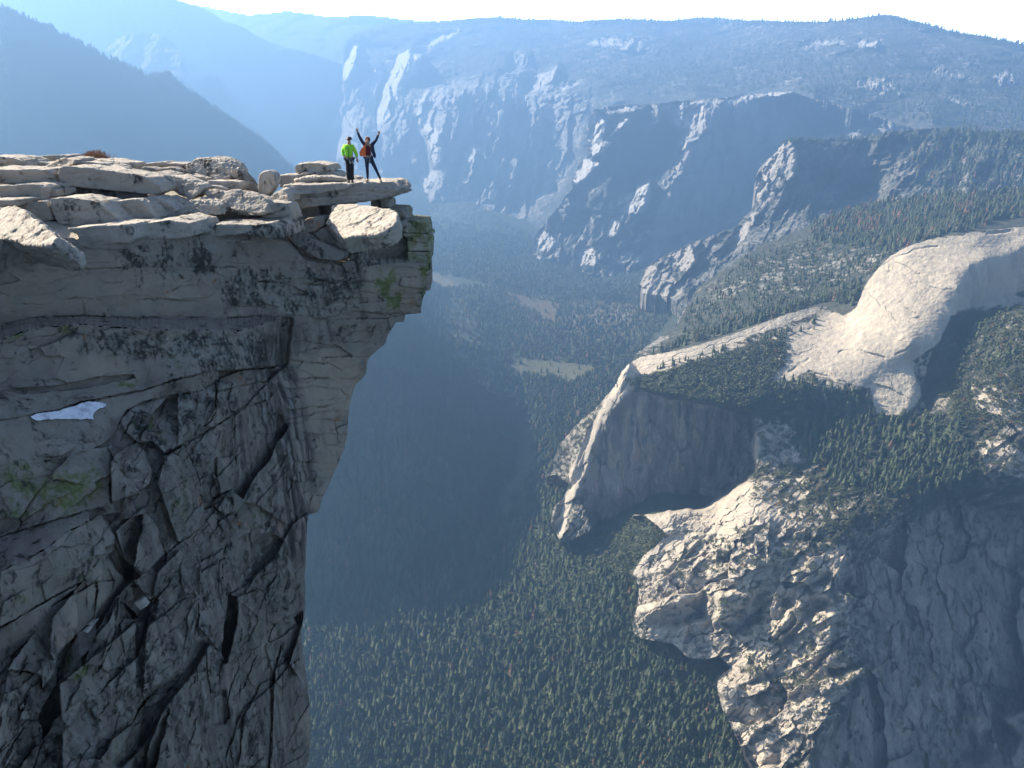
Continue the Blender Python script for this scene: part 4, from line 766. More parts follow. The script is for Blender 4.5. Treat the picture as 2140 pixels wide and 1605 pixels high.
E3 = [(-170, 1260), (0, 1195), (48, 1172), (95, 1147), (140, 1112), (186, 1088)]
L4 = [(-170, 1395), (0, 1312), (24, 1297), (64, 1275), (127, 1238), (170, 1216)]
E4 = [(-170, 1480), (0, 1388), (32, 1362), (56, 1342), (89, 1299), (108, 1267), (160, 1229)]
dn = lambda line, d: [(u, v + d) for u, v in line[::-1]]
# layered upper wall and the blocks standing out below it
block(L1B + [(584, 700), (578, 765)] + L2[::-1][1:], 1.0, 0.05)
block([(22, 811), (112, 807), (202, 788), (277, 782), (282, 790), (254, 797), (187, 809), (120, 818), (40, 825)], -0.35)                # undercut strip
block([(585, 664), (610, 664), (606, 700), (600, 760), (560, 795), (545, 800), (575, 740)], -0.5, f=4)                             # corner groove
block([(240, 850), (300, 838), (360, 826), (417, 817), (450, 795), (450, 860), (430, 885), (385, 925), (345, 950), (318, 920), (285, 925), (262, 900)], 0.25, 0.1)
block([(452, 795), (500, 775), (560, 768), (560, 796), (500, 806), (455, 818)], 0.3)
block([(455, 818), (500, 806), (560, 796), (552, 838), (528, 846), (487, 866), (446, 893), (430, 886), (452, 850)], 0.15, 0.1)
block([(0, 970), (100, 963), (200, 936), (233, 930), (232, 1050), (200, 1062), (75, 1099), (0, 1122), (-170, 1180), (-170, 1010)], 0.4, 0.1)
block([(240, 950), (285, 925), (300, 940), (318, 985), (312, 1012), (285, 1030), (233, 1050), (232, 970)], 0.55, 0.15)                   # pale wedge block
block([(345, 955), (384, 932), (410, 985), (424, 1040), (425, 1070), (418, 1104), (375, 1134), (360, 1100), (330, 1010)], 0.45, 0.35)     # ribbed block
block([(384, 932), (400, 960), (416, 1000), (424, 1050), (412, 1040), (395, 985)], -0.15)
block([(450, 960), (455, 1000), (463, 1030), (486, 1022), (494, 990), (490, 950)], 0.2); block([(446, 1046), (463, 1034), (486, 1026), (490, 1075), (466, 1076), (450, 1062)], 0.25)
block([(422, 1030), (428, 998), (445, 985), (450, 1010), (460, 1034), (444, 1046), (440, 1062), (426, 1066)], -0.3)
block([(524, 1141), (565, 1115), (590, 1130), (575, 1160), (535, 1200), (505, 1230), (492, 1216), (520, 1172)], -0.9, f=3)               # arch
block([(590, 1128), (640, 1160), (640, 1210), (634, 1225), (560, 1230), (510, 1240), (540, 1195), (575, 1160)], 0.1, 0.2)
block([(477, 1242), (497, 1248), (495, 1299), (485, 1346), (472, 1388), (463, 1362), (468, 1315)], -1.2)                               # dark slot
block([(497, 1248), (540, 1232), (556, 1260), (556, 1310), (545, 1350), (510, 1365), (474, 1388), (486, 1346), (496, 1299)], 0.35, 0.15)
block([(556, 1310), (600, 1290), (632, 1275), (632, 1300), (590, 1330), (560, 1345)], -0.4)
block([(219, 1146), (238, 1138), (262, 1170), (294, 1203), (268, 1214), (240, 1185)], -0.9, f=2)                                       # dark V
block([(240, 1110), (300, 1060), (330, 1100), (345, 1155), (300, 1200), (262, 1170)], 0.2, 0.1)
block(E3[1:] + [(210, 1075), (240, 1120), (238, 1150), (220, 1165), (212, 1215), (172, 1216)] + L4[::-1][1:-1], 0.55, 0.15)
block([(160, 1230), (172, 1216), (190, 1210), (201, 1220), (202, 1240), (194, 1290), (165, 1320), (112, 1378), (105, 1365), (110, 1290)], 0.25, 0.5)
block([(200, 1212), (225, 1190), (240, 1215), (232, 1250), (212, 1290), (195, 1300), (204, 1240)], 0.0, 0.5)
block([(108, 1268), (160, 1232), (165, 1320), (118, 1370), (114, 1402), (90, 1438), (86, 1413), (56, 1402), (19, 1402), (16, 1398), (56, 1342)], 0.5, 0.2)
block([(19, 1402), (56, 1402), (86, 1413), (86, 1437), (60, 1500), (40, 1560), (10, 1605), (-60, 1605), (0, 1480)], 0.35, 0.3)
block([(118, 1433), (125, 1428), (122, 1461), (130, 1492), (112, 1505), (102, 1530), (90, 1542), (82, 1493), (95, 1469)], -1.0)
block([(125, 1430), (175, 1390), (235, 1340), (283, 1300), (284, 1493), (257, 1569), (235, 1600), (190, 1650), (132, 1650), (130, 1510)], 0.5, 0.25)
block([(248, 1250), (250, 1262), (235, 1340), (211, 1388), (200, 1390), (175, 1390), (190, 1340), (225, 1300)], 0.35, -0.2)
block([(118, 1372), (165, 1322), (196, 1300), (200, 1310), (180, 1340), (150, 1375), (125, 1410), (116, 1400)], -0.55, f=2)
block([(250, 1255), (262, 1262), (290, 1290), (278, 1295), (252, 1292)], -0.8)
block([(262, 1265), (300, 1240), (330, 1250), (320, 1300), (285, 1300)], -0.35, f=2)
block([(283, 1493), (310, 1453), (340, 1430), (375, 1408), (395, 1382), (404, 1350), (420, 1340), (435, 1345), (400, 1410), (345, 1475), (300, 1556), (250, 1605), (235, 1600), (257, 1569)], -0.9, f=3)   # diagonal gully
block([(330, 1195), (375, 1150), (420, 1180), (418, 1240), (405, 1340), (395, 1380), (350, 1420), (318, 1440), (300, 1440), (305, 1330), (320, 1250)], 0.35, 0.1)
block([(418, 1175), (480, 1140), (490, 1215), (478, 1245), (468, 1315), (460, 1360), (440, 1340), (415, 1310)], 0.15, 0.15)
block([(345, 1476), (400, 1410), (430, 1400), (440, 1460), (444, 1510), (420, 1560), (390, 1640), (300, 1680), (310, 1560)], 0.4, 0.2)
block([(442, 1450), (470, 1440), (480, 1500), (470, 1515), (446, 1512)], -0.6, f=2)
block([(430, 1345), (462, 1362), (472, 1390), (470, 1440), (440, 1450), (434, 1400)], 0.1, 0.1)
block([(575, 1398), (600, 1380), (604, 1430), (600, 1520), (592, 1600), (585, 1660), (563, 1660), (569, 1509)], 0.3, 0.3)
block([(505, 1395), (550, 1370), (565, 1380), (560, 1420), (530, 1470), (508, 1440)], -0.2, f=2); block([(510, 1500), (545, 1430), (562, 1420), (566, 1500), (560, 1600), (500, 1600)], 0.2, 0.2)
LOWR = [(240, 860), (450, 800), (560, 800), (600, 900), (640, 1080), (640, 1200), (660, 1330), (660, 1760), (-170, 1760), (-170, 1350), (130, 1380), (260, 1200), (250, 1010)]
K.fracture(LOWR, 95, 0.15, 122, 2.2, 0.32, 5, 0.0, 0.16)
K.fracture(LOWR, 38, 0.05, 112, 2.0, 0.11, 16, 0.02, 0.16)
K.fracture(LOWR, 15, 0.02, 125, 2.0, 0.05, 17, 0.0, 0.3)
K.fracture([(0, 950), (240, 940), (240, 1240), (-170, 1420), (-170, 1000)], 46, 0.06, 155, 2.4, 0.14, 8, 0.03, 0.2)
K.fracture([(585, 560), (910, 555), (900, 660), (740, 810), (720, 950), (660, 1070), (600, 1000)], 19, 0.05, 3, 4.5, 0.05, 9, 0.03, 0.12)
K.fracture([(-170, 500), (600, 530), (585, 660), (-170, 690)], 24, 0.025, 178, 6.0, 0.03, 10, 0.0, 0.1)
K.fracture([(-170, 690), (580, 670), (570, 770), (200, 835), (-170, 900)], 40, 0.03, 172, 3.0, 0.06, 11, 0.0, 0.2)
ledge(L1T, L1B); ledge(L2, E2, 1.5); ledge(L3, E3, 1.5); ledge(L4, E4, 1.5)
ledge([(118, 1400), (165, 1322), (200, 1300)], [(118, 1430), (150, 1395), (200, 1345)])
for line, w, d in [([(-170, 575), (0, 567), (69, 566), (191, 562), (320, 559), (397, 558), (494, 558)], 1.8, 0.16), ([(84, 595), (115, 594)], 1.5, 0.1), ([(215, 591), (254, 590)], 1.3, 0.08), ([(0, 635), (90, 637)], 1.6, 0.12), ([(108, 627), (169, 624)], 1.6, 0.12), ([(172, 626), (178, 659)], 1.5, 0.12), ([(300, 625), (360, 628), (405, 630), (464, 634), (499, 641), (562, 644)], 1.7, 0.14),
                   ([(-170, 695), (0, 681), (52, 665), (105, 663), (143, 661), (194, 661), (284, 665), (340, 663), (479, 665), (524, 661), (580, 662)], 2.4, 0.3), ([(360, 609), (372, 599), (409, 595), (435, 595)], 1.4, 0.1), ([(487, 590), (532, 588), (620, 592), (673, 595)], 2.2, 0.22), ([(696, 589), (808, 588), (878, 588)], 2.0, 0.18), ([(600, 615), (642, 616)], 2.4, 0.2), ([(717, 623), (785, 623), (878, 624)], 2.0, 0.2),
                   ([(600, 646), (672, 647), (727, 650), (772, 653), (845, 657)], 2.0, 0.2), ([(600, 668), (690, 667), (805, 665)], 1.9, 0.18), ([(757, 607), (892, 608)], 1.3, 0.1), ([(767, 686), (800, 684)], 1.6, 0.12), ([(579, 760), (612, 760), (650, 757), (677, 761)], 2.2, 0.25), ([(657, 728), (735, 723)], 1.8, 0.16), ([(671, 749), (733, 743)], 1.6, 0.14), ([(560, 791), (609, 795), (656, 790), (689, 793), (739, 793)], 2.2, 0.25),
                   ([(588, 829), (635, 827)], 1.8, 0.16), ([(665, 851), (721, 842), (725, 826)], 2.2, 0.2), ([(648, 865), (710, 855)], 1.8, 0.16), ([(599, 879), (627, 870), (656, 866)], 2.2, 0.22), ([(700, 884), (704, 905), (706, 930)], 1.8, 0.2), ([(0, 720), (70, 706), (110, 700), (140, 690)], 1.6, 0.12), ([(90, 795), (95, 808)], 1.5, 0.15), ([(130, 775), (160, 771)], 1.2, 0.08),
                   ([(-170, 905), (40, 872), (64, 867), (127, 855), (172, 840), (224, 830), (300, 815), (375, 791), (450, 776), (547, 769), (582, 765)], 3.0, 0.5), ([(322, 1006), (349, 953), (385, 929), (446, 893), (487, 866), (529, 845), (553, 838)], 2.6, 0.4), ([(457, 790), (452, 820), (451, 857), (442, 878), (428, 888)], 2.6, 0.4), ([(457, 818), (499, 806), (560, 796)], 2.2, 0.3),
                   ([(414, 1026), (428, 998)], 3, 0.4), ([(420, 1034), (426, 1067), (441, 1060)], 3, 0.4), ([(453, 959), (449, 998), (461, 1032)], 2.6, 0.35), ([(445, 1046), (461, 1034), (484, 1024)], 2.8, 0.4), ([(445, 1046), (449, 1061), (467, 1075), (492, 1075)], 2.4, 0.35), ([(496, 1014), (514, 998), (541, 993)], 2.2, 0.3), ([(492, 955), (496, 995)], 1.8, 0.2), ([(375, 1134), (418, 1104)], 2.6, 0.35),
                   ([(300, 1207), (347, 1157), (375, 1134)], 2.4, 0.35), ([(329, 1102), (339, 1126)], 2, 0.25), ([(195, 1186), (211, 1162)], 2, 0.25), ([(200, 1216), (203, 1235), (197, 1267), (192, 1296)], 3.2, 0.6), ([(231, 950), (231, 1000), (232, 1049)], 3.4, 0.6), ([(262, 905), (268, 890), (280, 870)], 2.4, 0.3), ([(211, 1388), (235, 1339), (248, 1251)], 2.2, 0.3),
                   ([(588, 1350), (574, 1398), (568, 1461), (569, 1509), (568, 1556), (561, 1660)], 3.0, 0.7), ([(524, 1141), (565, 1114), (590, 1130)], 2.6, 0.4), ([(0, 1312), (64, 1275), (127, 1238), (170, 1216)], 2.6, 0.4), ([(0, 1122), (75, 1099), (150, 1077), (202, 1060)], 2.2, 0.3), ([(19, 1402), (56, 1402), (86, 1413), (86, 1437)], 2.4, 0.4), ([(90, 1439), (116, 1410)], 2.4, 0.35), ([(70, 1605), (92, 1545)], 2, 0.3), ([(0, 1600), (30, 1550), (50, 1520)], 2, 0.3),
                   ([(323, 1439), (368, 1413), (395, 1382)], 3, 0.5), ([(50, 1030), (75, 1015), (120, 1003)], 2.2, 0.25), ([(552, 1240), (556, 1275), (557, 1305)], 2.2, 0.3), ([(477, 1242), (520, 1218)], 2.6, 0.4), ([(430, 1190), (470, 1165)], 2.2, 0.3), ([(465, 1180), (464, 1210)], 2, 0.25), ([(500, 1390), (480, 1440), (470, 1500)], 2, 0.3), ([(505, 1400), (500, 1460)], 2, 0.3), ([(480, 1560), (488, 1605)], 2.2, 0.3)]:
    K.crack(line, w * 0.8, d * 0.62, 1.8, 11)
K.rough(0.16, (0.5, 0.5, 0.5), 5)
K.rough(0.05, (2.6, 2.6, 2.6), 5, gain=0.6)
lower = K.region([(240, 860), (560, 800), (650, 1000), (660, 1700), (-170, 1700), (-170, 1350), (240, 1200)], 8, 40, 20)
K.rough(0.05, (1.6, 1.6, 0.7), 5, ridged=True, weight=lower)
def mask_set(ch, base, items, jag=20, wl=45):
    m = np.full(K.U.shape, base)
    for poly, val, f in items: m = np.maximum(m, K.region(poly, jag, wl, f) * val) if val >= base else m - (base - val) * K.region(poly, jag, wl, f)
    K.col[..., ch] = m
mask_set(0, 0.30, [([(240, 880), (460, 810), (570, 800), (640, 1050), (640, 1700), (-170, 1700), (-170, 1380), (250, 1240)], 0.46, 30), ([(480, 555), (740, 555), (760, 600), (700, 690), (590, 660), (470, 640)], 0.75, 14), ([(230, 515), (430, 512), (470, 560), (400, 600), (250, 560)], 0.62, 12), ([(120, 690), (560, 690), (560, 765), (430, 775), (340, 750), (260, 760), (170, 740)], 0.74, 12), ([(30, 730), (80, 720), (80, 790), (35, 790)], 0.65, 8), ([(340, 820), (440, 800), (440, 880), (380, 920), (330, 900)], 0.7, 10), ([(280, 830), (320, 850), (310, 930), (270, 900)], 0.7, 8),  # first area: lichen, plus shade of the lower cliff put into colour
                   ([(640, 690), (760, 670), (740, 720), (650, 720)], 0.72, 10), ([(500, 1140), (620, 1130), (630, 1280), (540, 1300), (500, 1240)], 0.66, 14), ([(0, 1440), (120, 1440), (200, 1600), (0, 1600)], 0.55, 14), ([(320, 1440), (440, 1440), (420, 1600), (310, 1600)], 0.6, 14), ([(0, 1180), (160, 1180), (60, 1280), (0, 1290)], 0.46, 10),
                   ([(0, 520), (220, 525), (230, 660), (0, 670)], 0.05, 14), ([(120, 720), (160, 720), (330, 770), (200, 800), (110, 790)], 0.05, 10), ([(620, 760), (740, 760), (730, 850), (640, 870), (610, 820)], 0.12, 10), ([(300, 600), (440, 600), (470, 655), (300, 655)], 0.08, 12)])
mask_set(1, 0.0, [([(330, 690), (470, 690), (470, 770), (340, 770)], 0.34, 14), ([(0, 950), (235, 940), (230, 1050), (0, 1120)], 0.5, 20), ([(100, 1150), (230, 1130), (220, 1240), (90, 1260)], 0.36, 16), ([(300, 880), (430, 870), (420, 960), (300, 960)], 0.34, 16), ([(560, 580), (700, 590), (690, 660), (560, 650)], 0.26, 14), ([(440, 1060), (560, 1040), (560, 1140), (440, 1150)], 0.38, 16), ([(170, 1380), (280, 1340), (270, 1440), (170, 1480)], 0.3, 16), ([(878, 550), (900, 555), (895, 620), (872, 650)], 0.8, 6), ([(785, 560), (830, 560), (845, 655), (800, 660)], 0.72, 6), ([(700, 560), (760, 580), (790, 660), (720, 650)], 0.34, 8), ([(0, 985), (230, 960), (225, 1040), (60, 1100), (0, 1100)], 0.66, 14), ([(245, 795), (290, 782), (290, 800), (250, 812)], 0.8, 4), ([(280, 735), (400, 735), (420, 790), (370, 790)], 0.5, 10), ([(90, 690), (160, 680), (150, 705), (60, 715)], 0.6, 6), ([(0, 700), (60, 700), (60, 712), (0, 722)], 0.5, 4),
                  ([(265, 870), (330, 860), (330, 930), (275, 935)], 0.5, 8), ([(390, 940), (420, 1000), (420, 1100), (370, 1130), (340, 1080)], 0.42, 10), ([(500, 1050), (560, 1050), (570, 1110), (500, 1150)], 0.42, 10), ([(490, 1280), (600, 1290), (620, 1340), (500, 1370)], 0.36, 10), ([(130, 1385), (180, 1350), (190, 1400), (140, 1430)], 0.6, 6), ([(225, 1530), (270, 1520), (255, 1580), (220, 1600)], 0.6, 6), ([(30, 1220), (90, 1230), (70, 1270), (40, 1270)], 0.5, 6), ([(400, 1490), (440, 1460), (430, 1530), (390, 1560)], 0.45, 6), ([(505, 1390), (560, 1390), (560, 1460), (510, 1440)], 0.4, 8)])
mask_set(2, 0.10, [([(560, 770), (612, 765), (640, 1000), (640, 1170), (588, 1170), (575, 960)], 1.0, 6), ([(470, 820), (500, 815), (520, 960), (500, 1040), (480, 960)], 0.75, 6), ([(660, 560), (690, 560), (690, 720), (665, 720)], 0.7, 5), ([(735, 560), (755, 560), (760, 690), (742, 690)], 0.65, 5), ([(380, 1150), (420, 1140), (410, 1340), (370, 1340)], 0.6, 8), ([(240, 880), (460, 810), (570, 800), (640, 1050), (640, 1700), (-170, 1700), (-170, 1380), (250, 1240)], 0.42, 30), ([(548, 690), (612, 700), (606, 780), (640, 870), (655, 1000), (640, 1160), (590, 1160), (560, 1000), (530, 860), (530, 800)], 0.95, 10), ([(640, 580), (690, 590), (690, 640), (640, 640)], 0.5, 8), ([(570, 660), (640, 670), (640, 760), (570, 760)], 0.6, 10), ([(620, 900), (690, 900), (660, 1060), (620, 1060)], 0.5, 10), ([(280, 1420), (560, 1400), (640, 1420), (640, 1700), (250, 1700)], 0.55, 20), ([(-100, 1400), (140, 1440), (90, 1600), (-100, 1600)], 0.45, 14), ([(400, 820), (540, 800), (560, 900), (440, 900)], 0.4, 14), ([(520, 1110), (600, 1130), (600, 1300), (480, 1260)], 0.6, 12)])  # water streaks; the large lower area also darkens for less sky light
mask_set(3, 0.25, [([(600, 740), (760, 730), (735, 860), (720, 960), (680, 1020), (640, 900), (610, 800)], 1.0, 8), ([(0, 520), (220, 525), (460, 600), (470, 655), (0, 670)], 0.7, 14), ([(110, 720), (330, 770), (200, 800), (110, 790)], 0.8, 10), ([(760, 560), (900, 560), (880, 655), (830, 670), (770, 650)], 0.7, 8), ([(635, 1470), (655, 1470), (655, 1700), (635, 1700)], 1.0, 2), ([(150, 1215), (235, 1190), (230, 1260), (150, 1330), (110, 1370)], 0.9, 6), ([(640, 1030), (680, 1030), (668, 1075), (640, 1075)], 1.0, 4)])
tag(K.build('cliff', M_cliff, (7, 0.5)), kind='structure')
KS = Relief([(-1700, 300), (-140, 475), (-140, 1760), (-1700, 1760)], CB, 9, (0, 20), 22.0)
KS.rough(0.5, (0.4,) * 3, 4); KS.col[..., 0] = 0.3
tag(KS.build('cliff_continuation', M_cliff, (9, 0.5)), kind='structure')

# rock ledge the boulders lie on
M_ground = cliff_mat('summit_grit', (0.44, 0.40, 0.34), (0.47, 0.42, 0.35), 0.04)
GY = [(-300, 500, 19.5), (0, 508, 22.8), (150, 505, 24.2), (300, 500, 25.6), (450, 490, 27.6), (560, 500, 29), (640, 550, 29.6), (760, 562, 31), (880, 552, 33), (-300, 330, 27), (0, 352, 30), (150, 360, 31), (300, 362, 33.5), (450, 380, 34), (530, 405, 34), (620, 440, 34.5), (700, 500, 34), (0, 440, 25.5), (200, 440, 27), (350, 445, 28.6), (480, 455, 29.4), (560, 460, 30), (400, 400, 31.5), (840, 480, 36), (900, 500, 37)]
SG = Relief([(-300, 330), (-60, 340), (0, 347), (100, 352), (240, 356), (330, 357), (400, 364), (480, 380), (540, 402), (570, 418), (610, 440), (640, 480), (700, 520), (800, 535), (850, 545), (860, 556), (740, 566), (640, 556), (590, 512), (540, 506), (420, 500), (300, 506), (120, 512), (0, 514), (-300, 500)], [(u, v, 'y', y) for u, v, y in GY], 2.0, (1, 10), 23.0)
SG.rough(0.25, (0.7,) * 3, 5); SG.rough(0.06, (3,) * 3, 4)
SG.col[..., 0] = 0.12; SG.col[..., 3] = 0.8
tag(SG.build('summit_ledge', M_ground, (5, 3)), kind='structure')

# ---------------------------------------------------------------- loose slabs and boulders on the rim
M_rock = cliff_mat('pale_granite', (0.44, 0.40, 0.355), (0.48, 0.43, 0.37), 0.035)
M_grn = cliff_mat('green_lichened_granite', (0.33, 0.31, 0.27), (0.40, 0.36, 0.29), 0.035)
M_dark = cliff_mat('grey_and_shade_granite', (0.27, 0.25, 0.23), (0.30, 0.27, 0.24), 0.035)  # darker granite, also with shade put in for gap and hollow rocks
def rock(name, label, cat, poly, y, thick, mat=None, n=(0.2, -1, -0.08), away=(0.12, 1.0, -0.13), rnd=0, noise=0.035, lips=0.0, mask=(0.28, 0, 0, 0.5), group=None, vox=None, bvl=0.12):
    mat = mat or M_rock
    p = np.asarray(poly, float); c = p.mean(0); n = np.array(n, float); n /= np.linalg.norm(n); away = np.array(away, float); away /= np.linalg.norm(away)
    p = (p - c) * 0.96 + c
    P0 = at(c[0], c[1], y / raydir(c[0], c[1])[1]); D = raydir(p[:, 0], p[:, 1])
    F = D * ((P0 @ n) / (D @ n))[:, None]
    m = len(F); ctr = F.mean(0)
    G_ = (F - ctr) * 0.97 + ctr + away * thick
    bm = bmesh.new()
    a = [bm.verts.new(x) for x in F]; b = [bm.verts.new(x) for x in G_]
    bm.faces.new(a); bm.faces.new(b[::-1])
    for k in range(m): bm.faces.new((a[(k + 1) % m], a[k], b[k], b[(k + 1) % m]))
    bmesh.ops.recalc_face_normals(bm, faces=bm.faces)
    me = bpy.data.meshes.new(name); bm.to_mesh(me); bm.free()
    o = bpy.data.objects.new(name, me); COL.objects.link(o)
    size = max(np.ptp(F[:, 0]), np.ptp(F[:, 2]))
    r = o.modifiers.new('r', 'REMESH'); r.mode = 'VOXEL'; r.voxel_size = vox or float(np.clip(size / 95, 0.018, 0.032))
    s = o.modifiers.new('s', 'SMOOTH'); s.factor = 0.5; s.iterations = rnd
    dg = bpy.context.evaluated_depsgraph_get(); me2 = bpy.data.meshes.new_from_object(o.evaluated_get(dg)); o.modifiers.clear()
    nv = len(me2.vertices); co = np.empty(nv * 3, np.float32); no = np.empty(nv * 3, np.float32)
    me2.vertices.foreach_get('co', co); me2.vertices.foreach_get('normal', no); co = co.reshape(-1, 3); no = no.reshape(-1, 3)
    q = co + sum(map(ord, label)) % 97
    d = noise * (fbm(q * 1.6, 5, 0.5) + 0.35 * fbm(q * 9, 3))
    d = d + noise * 0.6 * fbm(q * np.array([0.9, 0.9, 4.5]), 4, 0.55, True)
    rq = np.stack([q[:, 0] * 0.83 + q[:, 2] * 0.5 + 0.15 * perlin(q * 1.1), q[:, 1], -q[:, 0] * 0.4 + q[:, 2] * 0.9 + 0.12 * perlin(q * 1.3 + 5)], 1)
    for sc_, am in ((1.7, 0.9), (4.2, 0.4)):                   # chipped, angular breaks
        ci = np.floor(rq * np.array([sc_, sc_, sc_ * 1.9])).astype(int) & 255
        d = d + noise * am * (_perm[_perm[_perm[ci[:, 0]] + ci[:, 1]] + ci[:, 2]] / 255.0 - 0.5)
    if lips:
        h = co[:, 2] * 3.2 + 0.9 * fbm(q * np.array([0.8, 0.8, 0.3]), 4)
        d = d + lips * (np.floor(h * 2) % 2 * 0.7 + (h * 2 - np.floor(h * 2)) * 0.5) * (1 - np.abs(no[:, 2]))
    co = co + no * d[:, None]
    base = np.array([co[:, 0].mean(), co[:, 1].mean(), co[:, 2].min()]); me2.vertices.foreach_set('co', (co - base).astype(np.float32).ravel())
    a_ = me2.attributes.new('mask', 'FLOAT_COLOR', 'POINT'); a_.data.foreach_set('color', np.tile(np.array(mask, np.float32), nv))
    me2.polygons.foreach_set('use_smooth', np.full(len(me2.polygons), True)); me2.materials.clear(); me2.materials.append(mat); me2.update()
    me2.name = name; o.data = me2; o.location = base; bpy.data.meshes.remove(me)
    return tag(o, label, cat, group, 'thing')
GR = 'loose slabs and boulders along the cliff rim'
SL, BO, ST = 'rock slab', 'boulder', 'stone'
def rk(*a, **k): return rock(*a, group=GR, **k)
rk('flat_rock', 'long grey slab with slanting lower edge over a dark gap, left part of rim', SL, [(117, 366), (120, 351), (129, 347), (160, 348), (193, 351), (230, 356), (258, 361), (290, 367), (312, 372), (335, 387), (342, 400), (333, 407), (279, 404), (215, 397), (150, 391), (119, 384)], 27.6, 1.5)
rk('flat_rock', 'flat grey slab with a sunlit top cut off by the left edge of the photo', SL, [(-60, 352), (0, 354), (60, 354), (97, 354), (108, 362), (113, 380), (115, 393), (90, 389), (60, 385), (0, 382), (-60, 380)], 27, 2.2)
rk('flat_rock', 'grey block under the flat slab at the left edge, its top rim sunlit', SL, [(-50, 392), (10, 389), (40, 387), (62, 385), (80, 387), (90, 392), (89, 419), (40, 417), (0, 413), (-50, 412)], 25.8, 1.6)
rk('stone', 'small square grey stone wedged below the left end of the long slab', ST, [(88, 396), (118, 397), (120, 409), (88, 411)], 26.4, 1.0)
rk('flat_rock', 'thin pale slab at the left edge just above the tilted bright slab', SL, [(-50, 419), (0, 418), (47, 417), (44, 425), (38, 430), (0, 431), (-50, 431)], 24.8, 1.0)
rk('flat_rock', 'four sided grey block between the thin slab and the large slanted plate', SL, [(38, 431), (46, 420), (95, 421), (103, 435), (110, 460), (88, 463), (72, 452), (50, 440)], 25.4, 1.2)
rk('flat_rock', 'tilted bright slab with a wrinkled top resting on the rim at the left edge', SL, [(-60, 440), (0, 431), (28, 430), (52, 437), (67, 452), (92, 471), (116, 488), (122, 499), (116, 511), (103, 515), (54, 514), (28, 503), (0, 500), (-60, 510)], 22.6, 1.1, n=(-0.42, -0.42, 0.8), away=(0.3, 0.6, -0.75), noise=0.07)
rk('flat_rock', 'large grey plate with a slanted right side under the long slab', SL, [(103, 413), (150, 412), (200, 421), (221, 433), (241, 450), (256, 464), (254, 467), (193, 472), (129, 476), (112, 458), (105, 439)], 25.6, 1.4)
rk('boulder', 'rounded grey stone leaning right of the slanted plate in the shade', BO, [(217, 424), (258, 418), (286, 416), (301, 424), (318, 443), (328, 457), (300, 462), (256, 464), (241, 450)], 26.6, 1.0, rnd=3)
rk('flat_rock', 'shaded grey plate behind the rounded stone, below the right end of the long slab', SL, [(286, 416), (320, 410), (350, 424), (380, 442), (384, 452), (350, 462), (325, 460), (305, 430)], 27.6, 1.0)
rk('flat_rock', 'low grey step block just above the cliff edge right of the tilted bright slab', SL, [(140, 478), (215, 471), (273, 469), (284, 499), (275, 507), (215, 508), (165, 508), (160, 491)], 24.6, 1.8, vox=0.03)
rk('flat_rock', 'middle grey step block on the cliff edge, right of a leaning dark crack', SL, [(277, 473), (282, 467), (352, 459), (398, 467), (410, 493), (365, 500), (286, 504)], 25.7, 2.0, vox=0.03)
rk('flat_rock', 'step block with black lichen spots and wide sunlit top', SL, [(413, 472), (460, 468), (533, 470), (568, 464), (583, 477), (588, 501), (566, 498), (507, 489), (440, 495), (412, 497)], 27.2, 2.6, mask=(0.62, 0.05, 0, 0.4), vox=0.034)
for lab, pl in [('dark stone under the left end of the long slab', [(121, 386), (150, 392), (152, 414), (122, 411)]), ('dark stone in the gap below the long slab, second from the left', [(154, 393), (186, 397), (184, 417), (156, 415)]), ('dark stone in the gap below the long slab, third from the left', [(190, 396), (236, 402), (234, 420), (200, 420)]), ('dark stone in the gap below the right part of the long slab', [(240, 400), (292, 406), (290, 418), (242, 420)])]:
    rock('stone', lab, 'stone', pl, 27.9, 0.6, M_dark, n=(0.1, -1, -0.1), group=GR, mask=(0.35, 0, 0.3, 0))  # row added to darken the gap, its shade put into the stone colour
# back row
rk('flat_rock', 'rounded slab end on the skyline at the far left', SL, [(-60, 327), (0, 327), (30, 331), (47, 337), (56, 347), (57, 353), (0, 354), (-60, 353)], 28.8, 1.5, rnd=3)
rk('flat_rock', 'thin white sunlit slab on the skyline behind the rounded slab end', SL, [(20, 331), (60, 329), (85, 328), (100, 326), (113, 326), (120, 331), (117, 338), (95, 341), (60, 340), (30, 339)], 31, 1.6, rnd=3)
rk('stone', 'small grey stone tucked under the thin white skyline slab', ST, [(56, 346), (65, 339), (85, 339), (99, 343), (97, 352), (57, 352)], 29.6, 1.0, rnd=3)
rk('boulder', 'bright pointed boulder between the left slabs, left of the dry shrub', BO, [(93, 352), (105, 341), (125, 332), (140, 329), (157, 333), (154, 344), (140, 348), (126, 352), (118, 362), (108, 362)], 28.4, 1.2, n=(-0.4, -0.8, 0.4), rnd=3)
rk('flat_rock', 'grey slab right behind the long slab, below the dry shrub', SL, [(150, 348), (153, 336), (180, 337), (215, 341), (245, 349), (248, 360), (200, 358), (152, 352)], 28.6, 1.0)
rk('flat_rock', 'pale slab with a white top directly under the dry shrub', SL, [(170, 338), (190, 332), (215, 333), (240, 338), (261, 341), (263, 346), (259, 360), (235, 360), (200, 350)], 29.8, 1.4)
rk('flat_rock', 'low arched slab on the skyline between the shrub and the big white boulder', SL, [(260, 356), (268, 348), (287, 344), (315, 341), (332, 339), (336, 345), (321, 350), (293, 350), (283, 357)], 32, 1.3, rnd=3)
rk('flat_rock', 'flat slab with a white top on the skyline left of the big white boulder', SL, [(331, 345), (346, 341), (366, 341), (387, 344), (388, 352), (371, 361), (332, 353)], 32.4, 1.3)
rk('stone', 'left one of two small oval stones under the skyline slabs', ST, [(293, 356), (298, 350), (312, 349), (325, 353), (328, 360), (318, 362), (296, 361)], 30.6, 0.6, rnd=3)
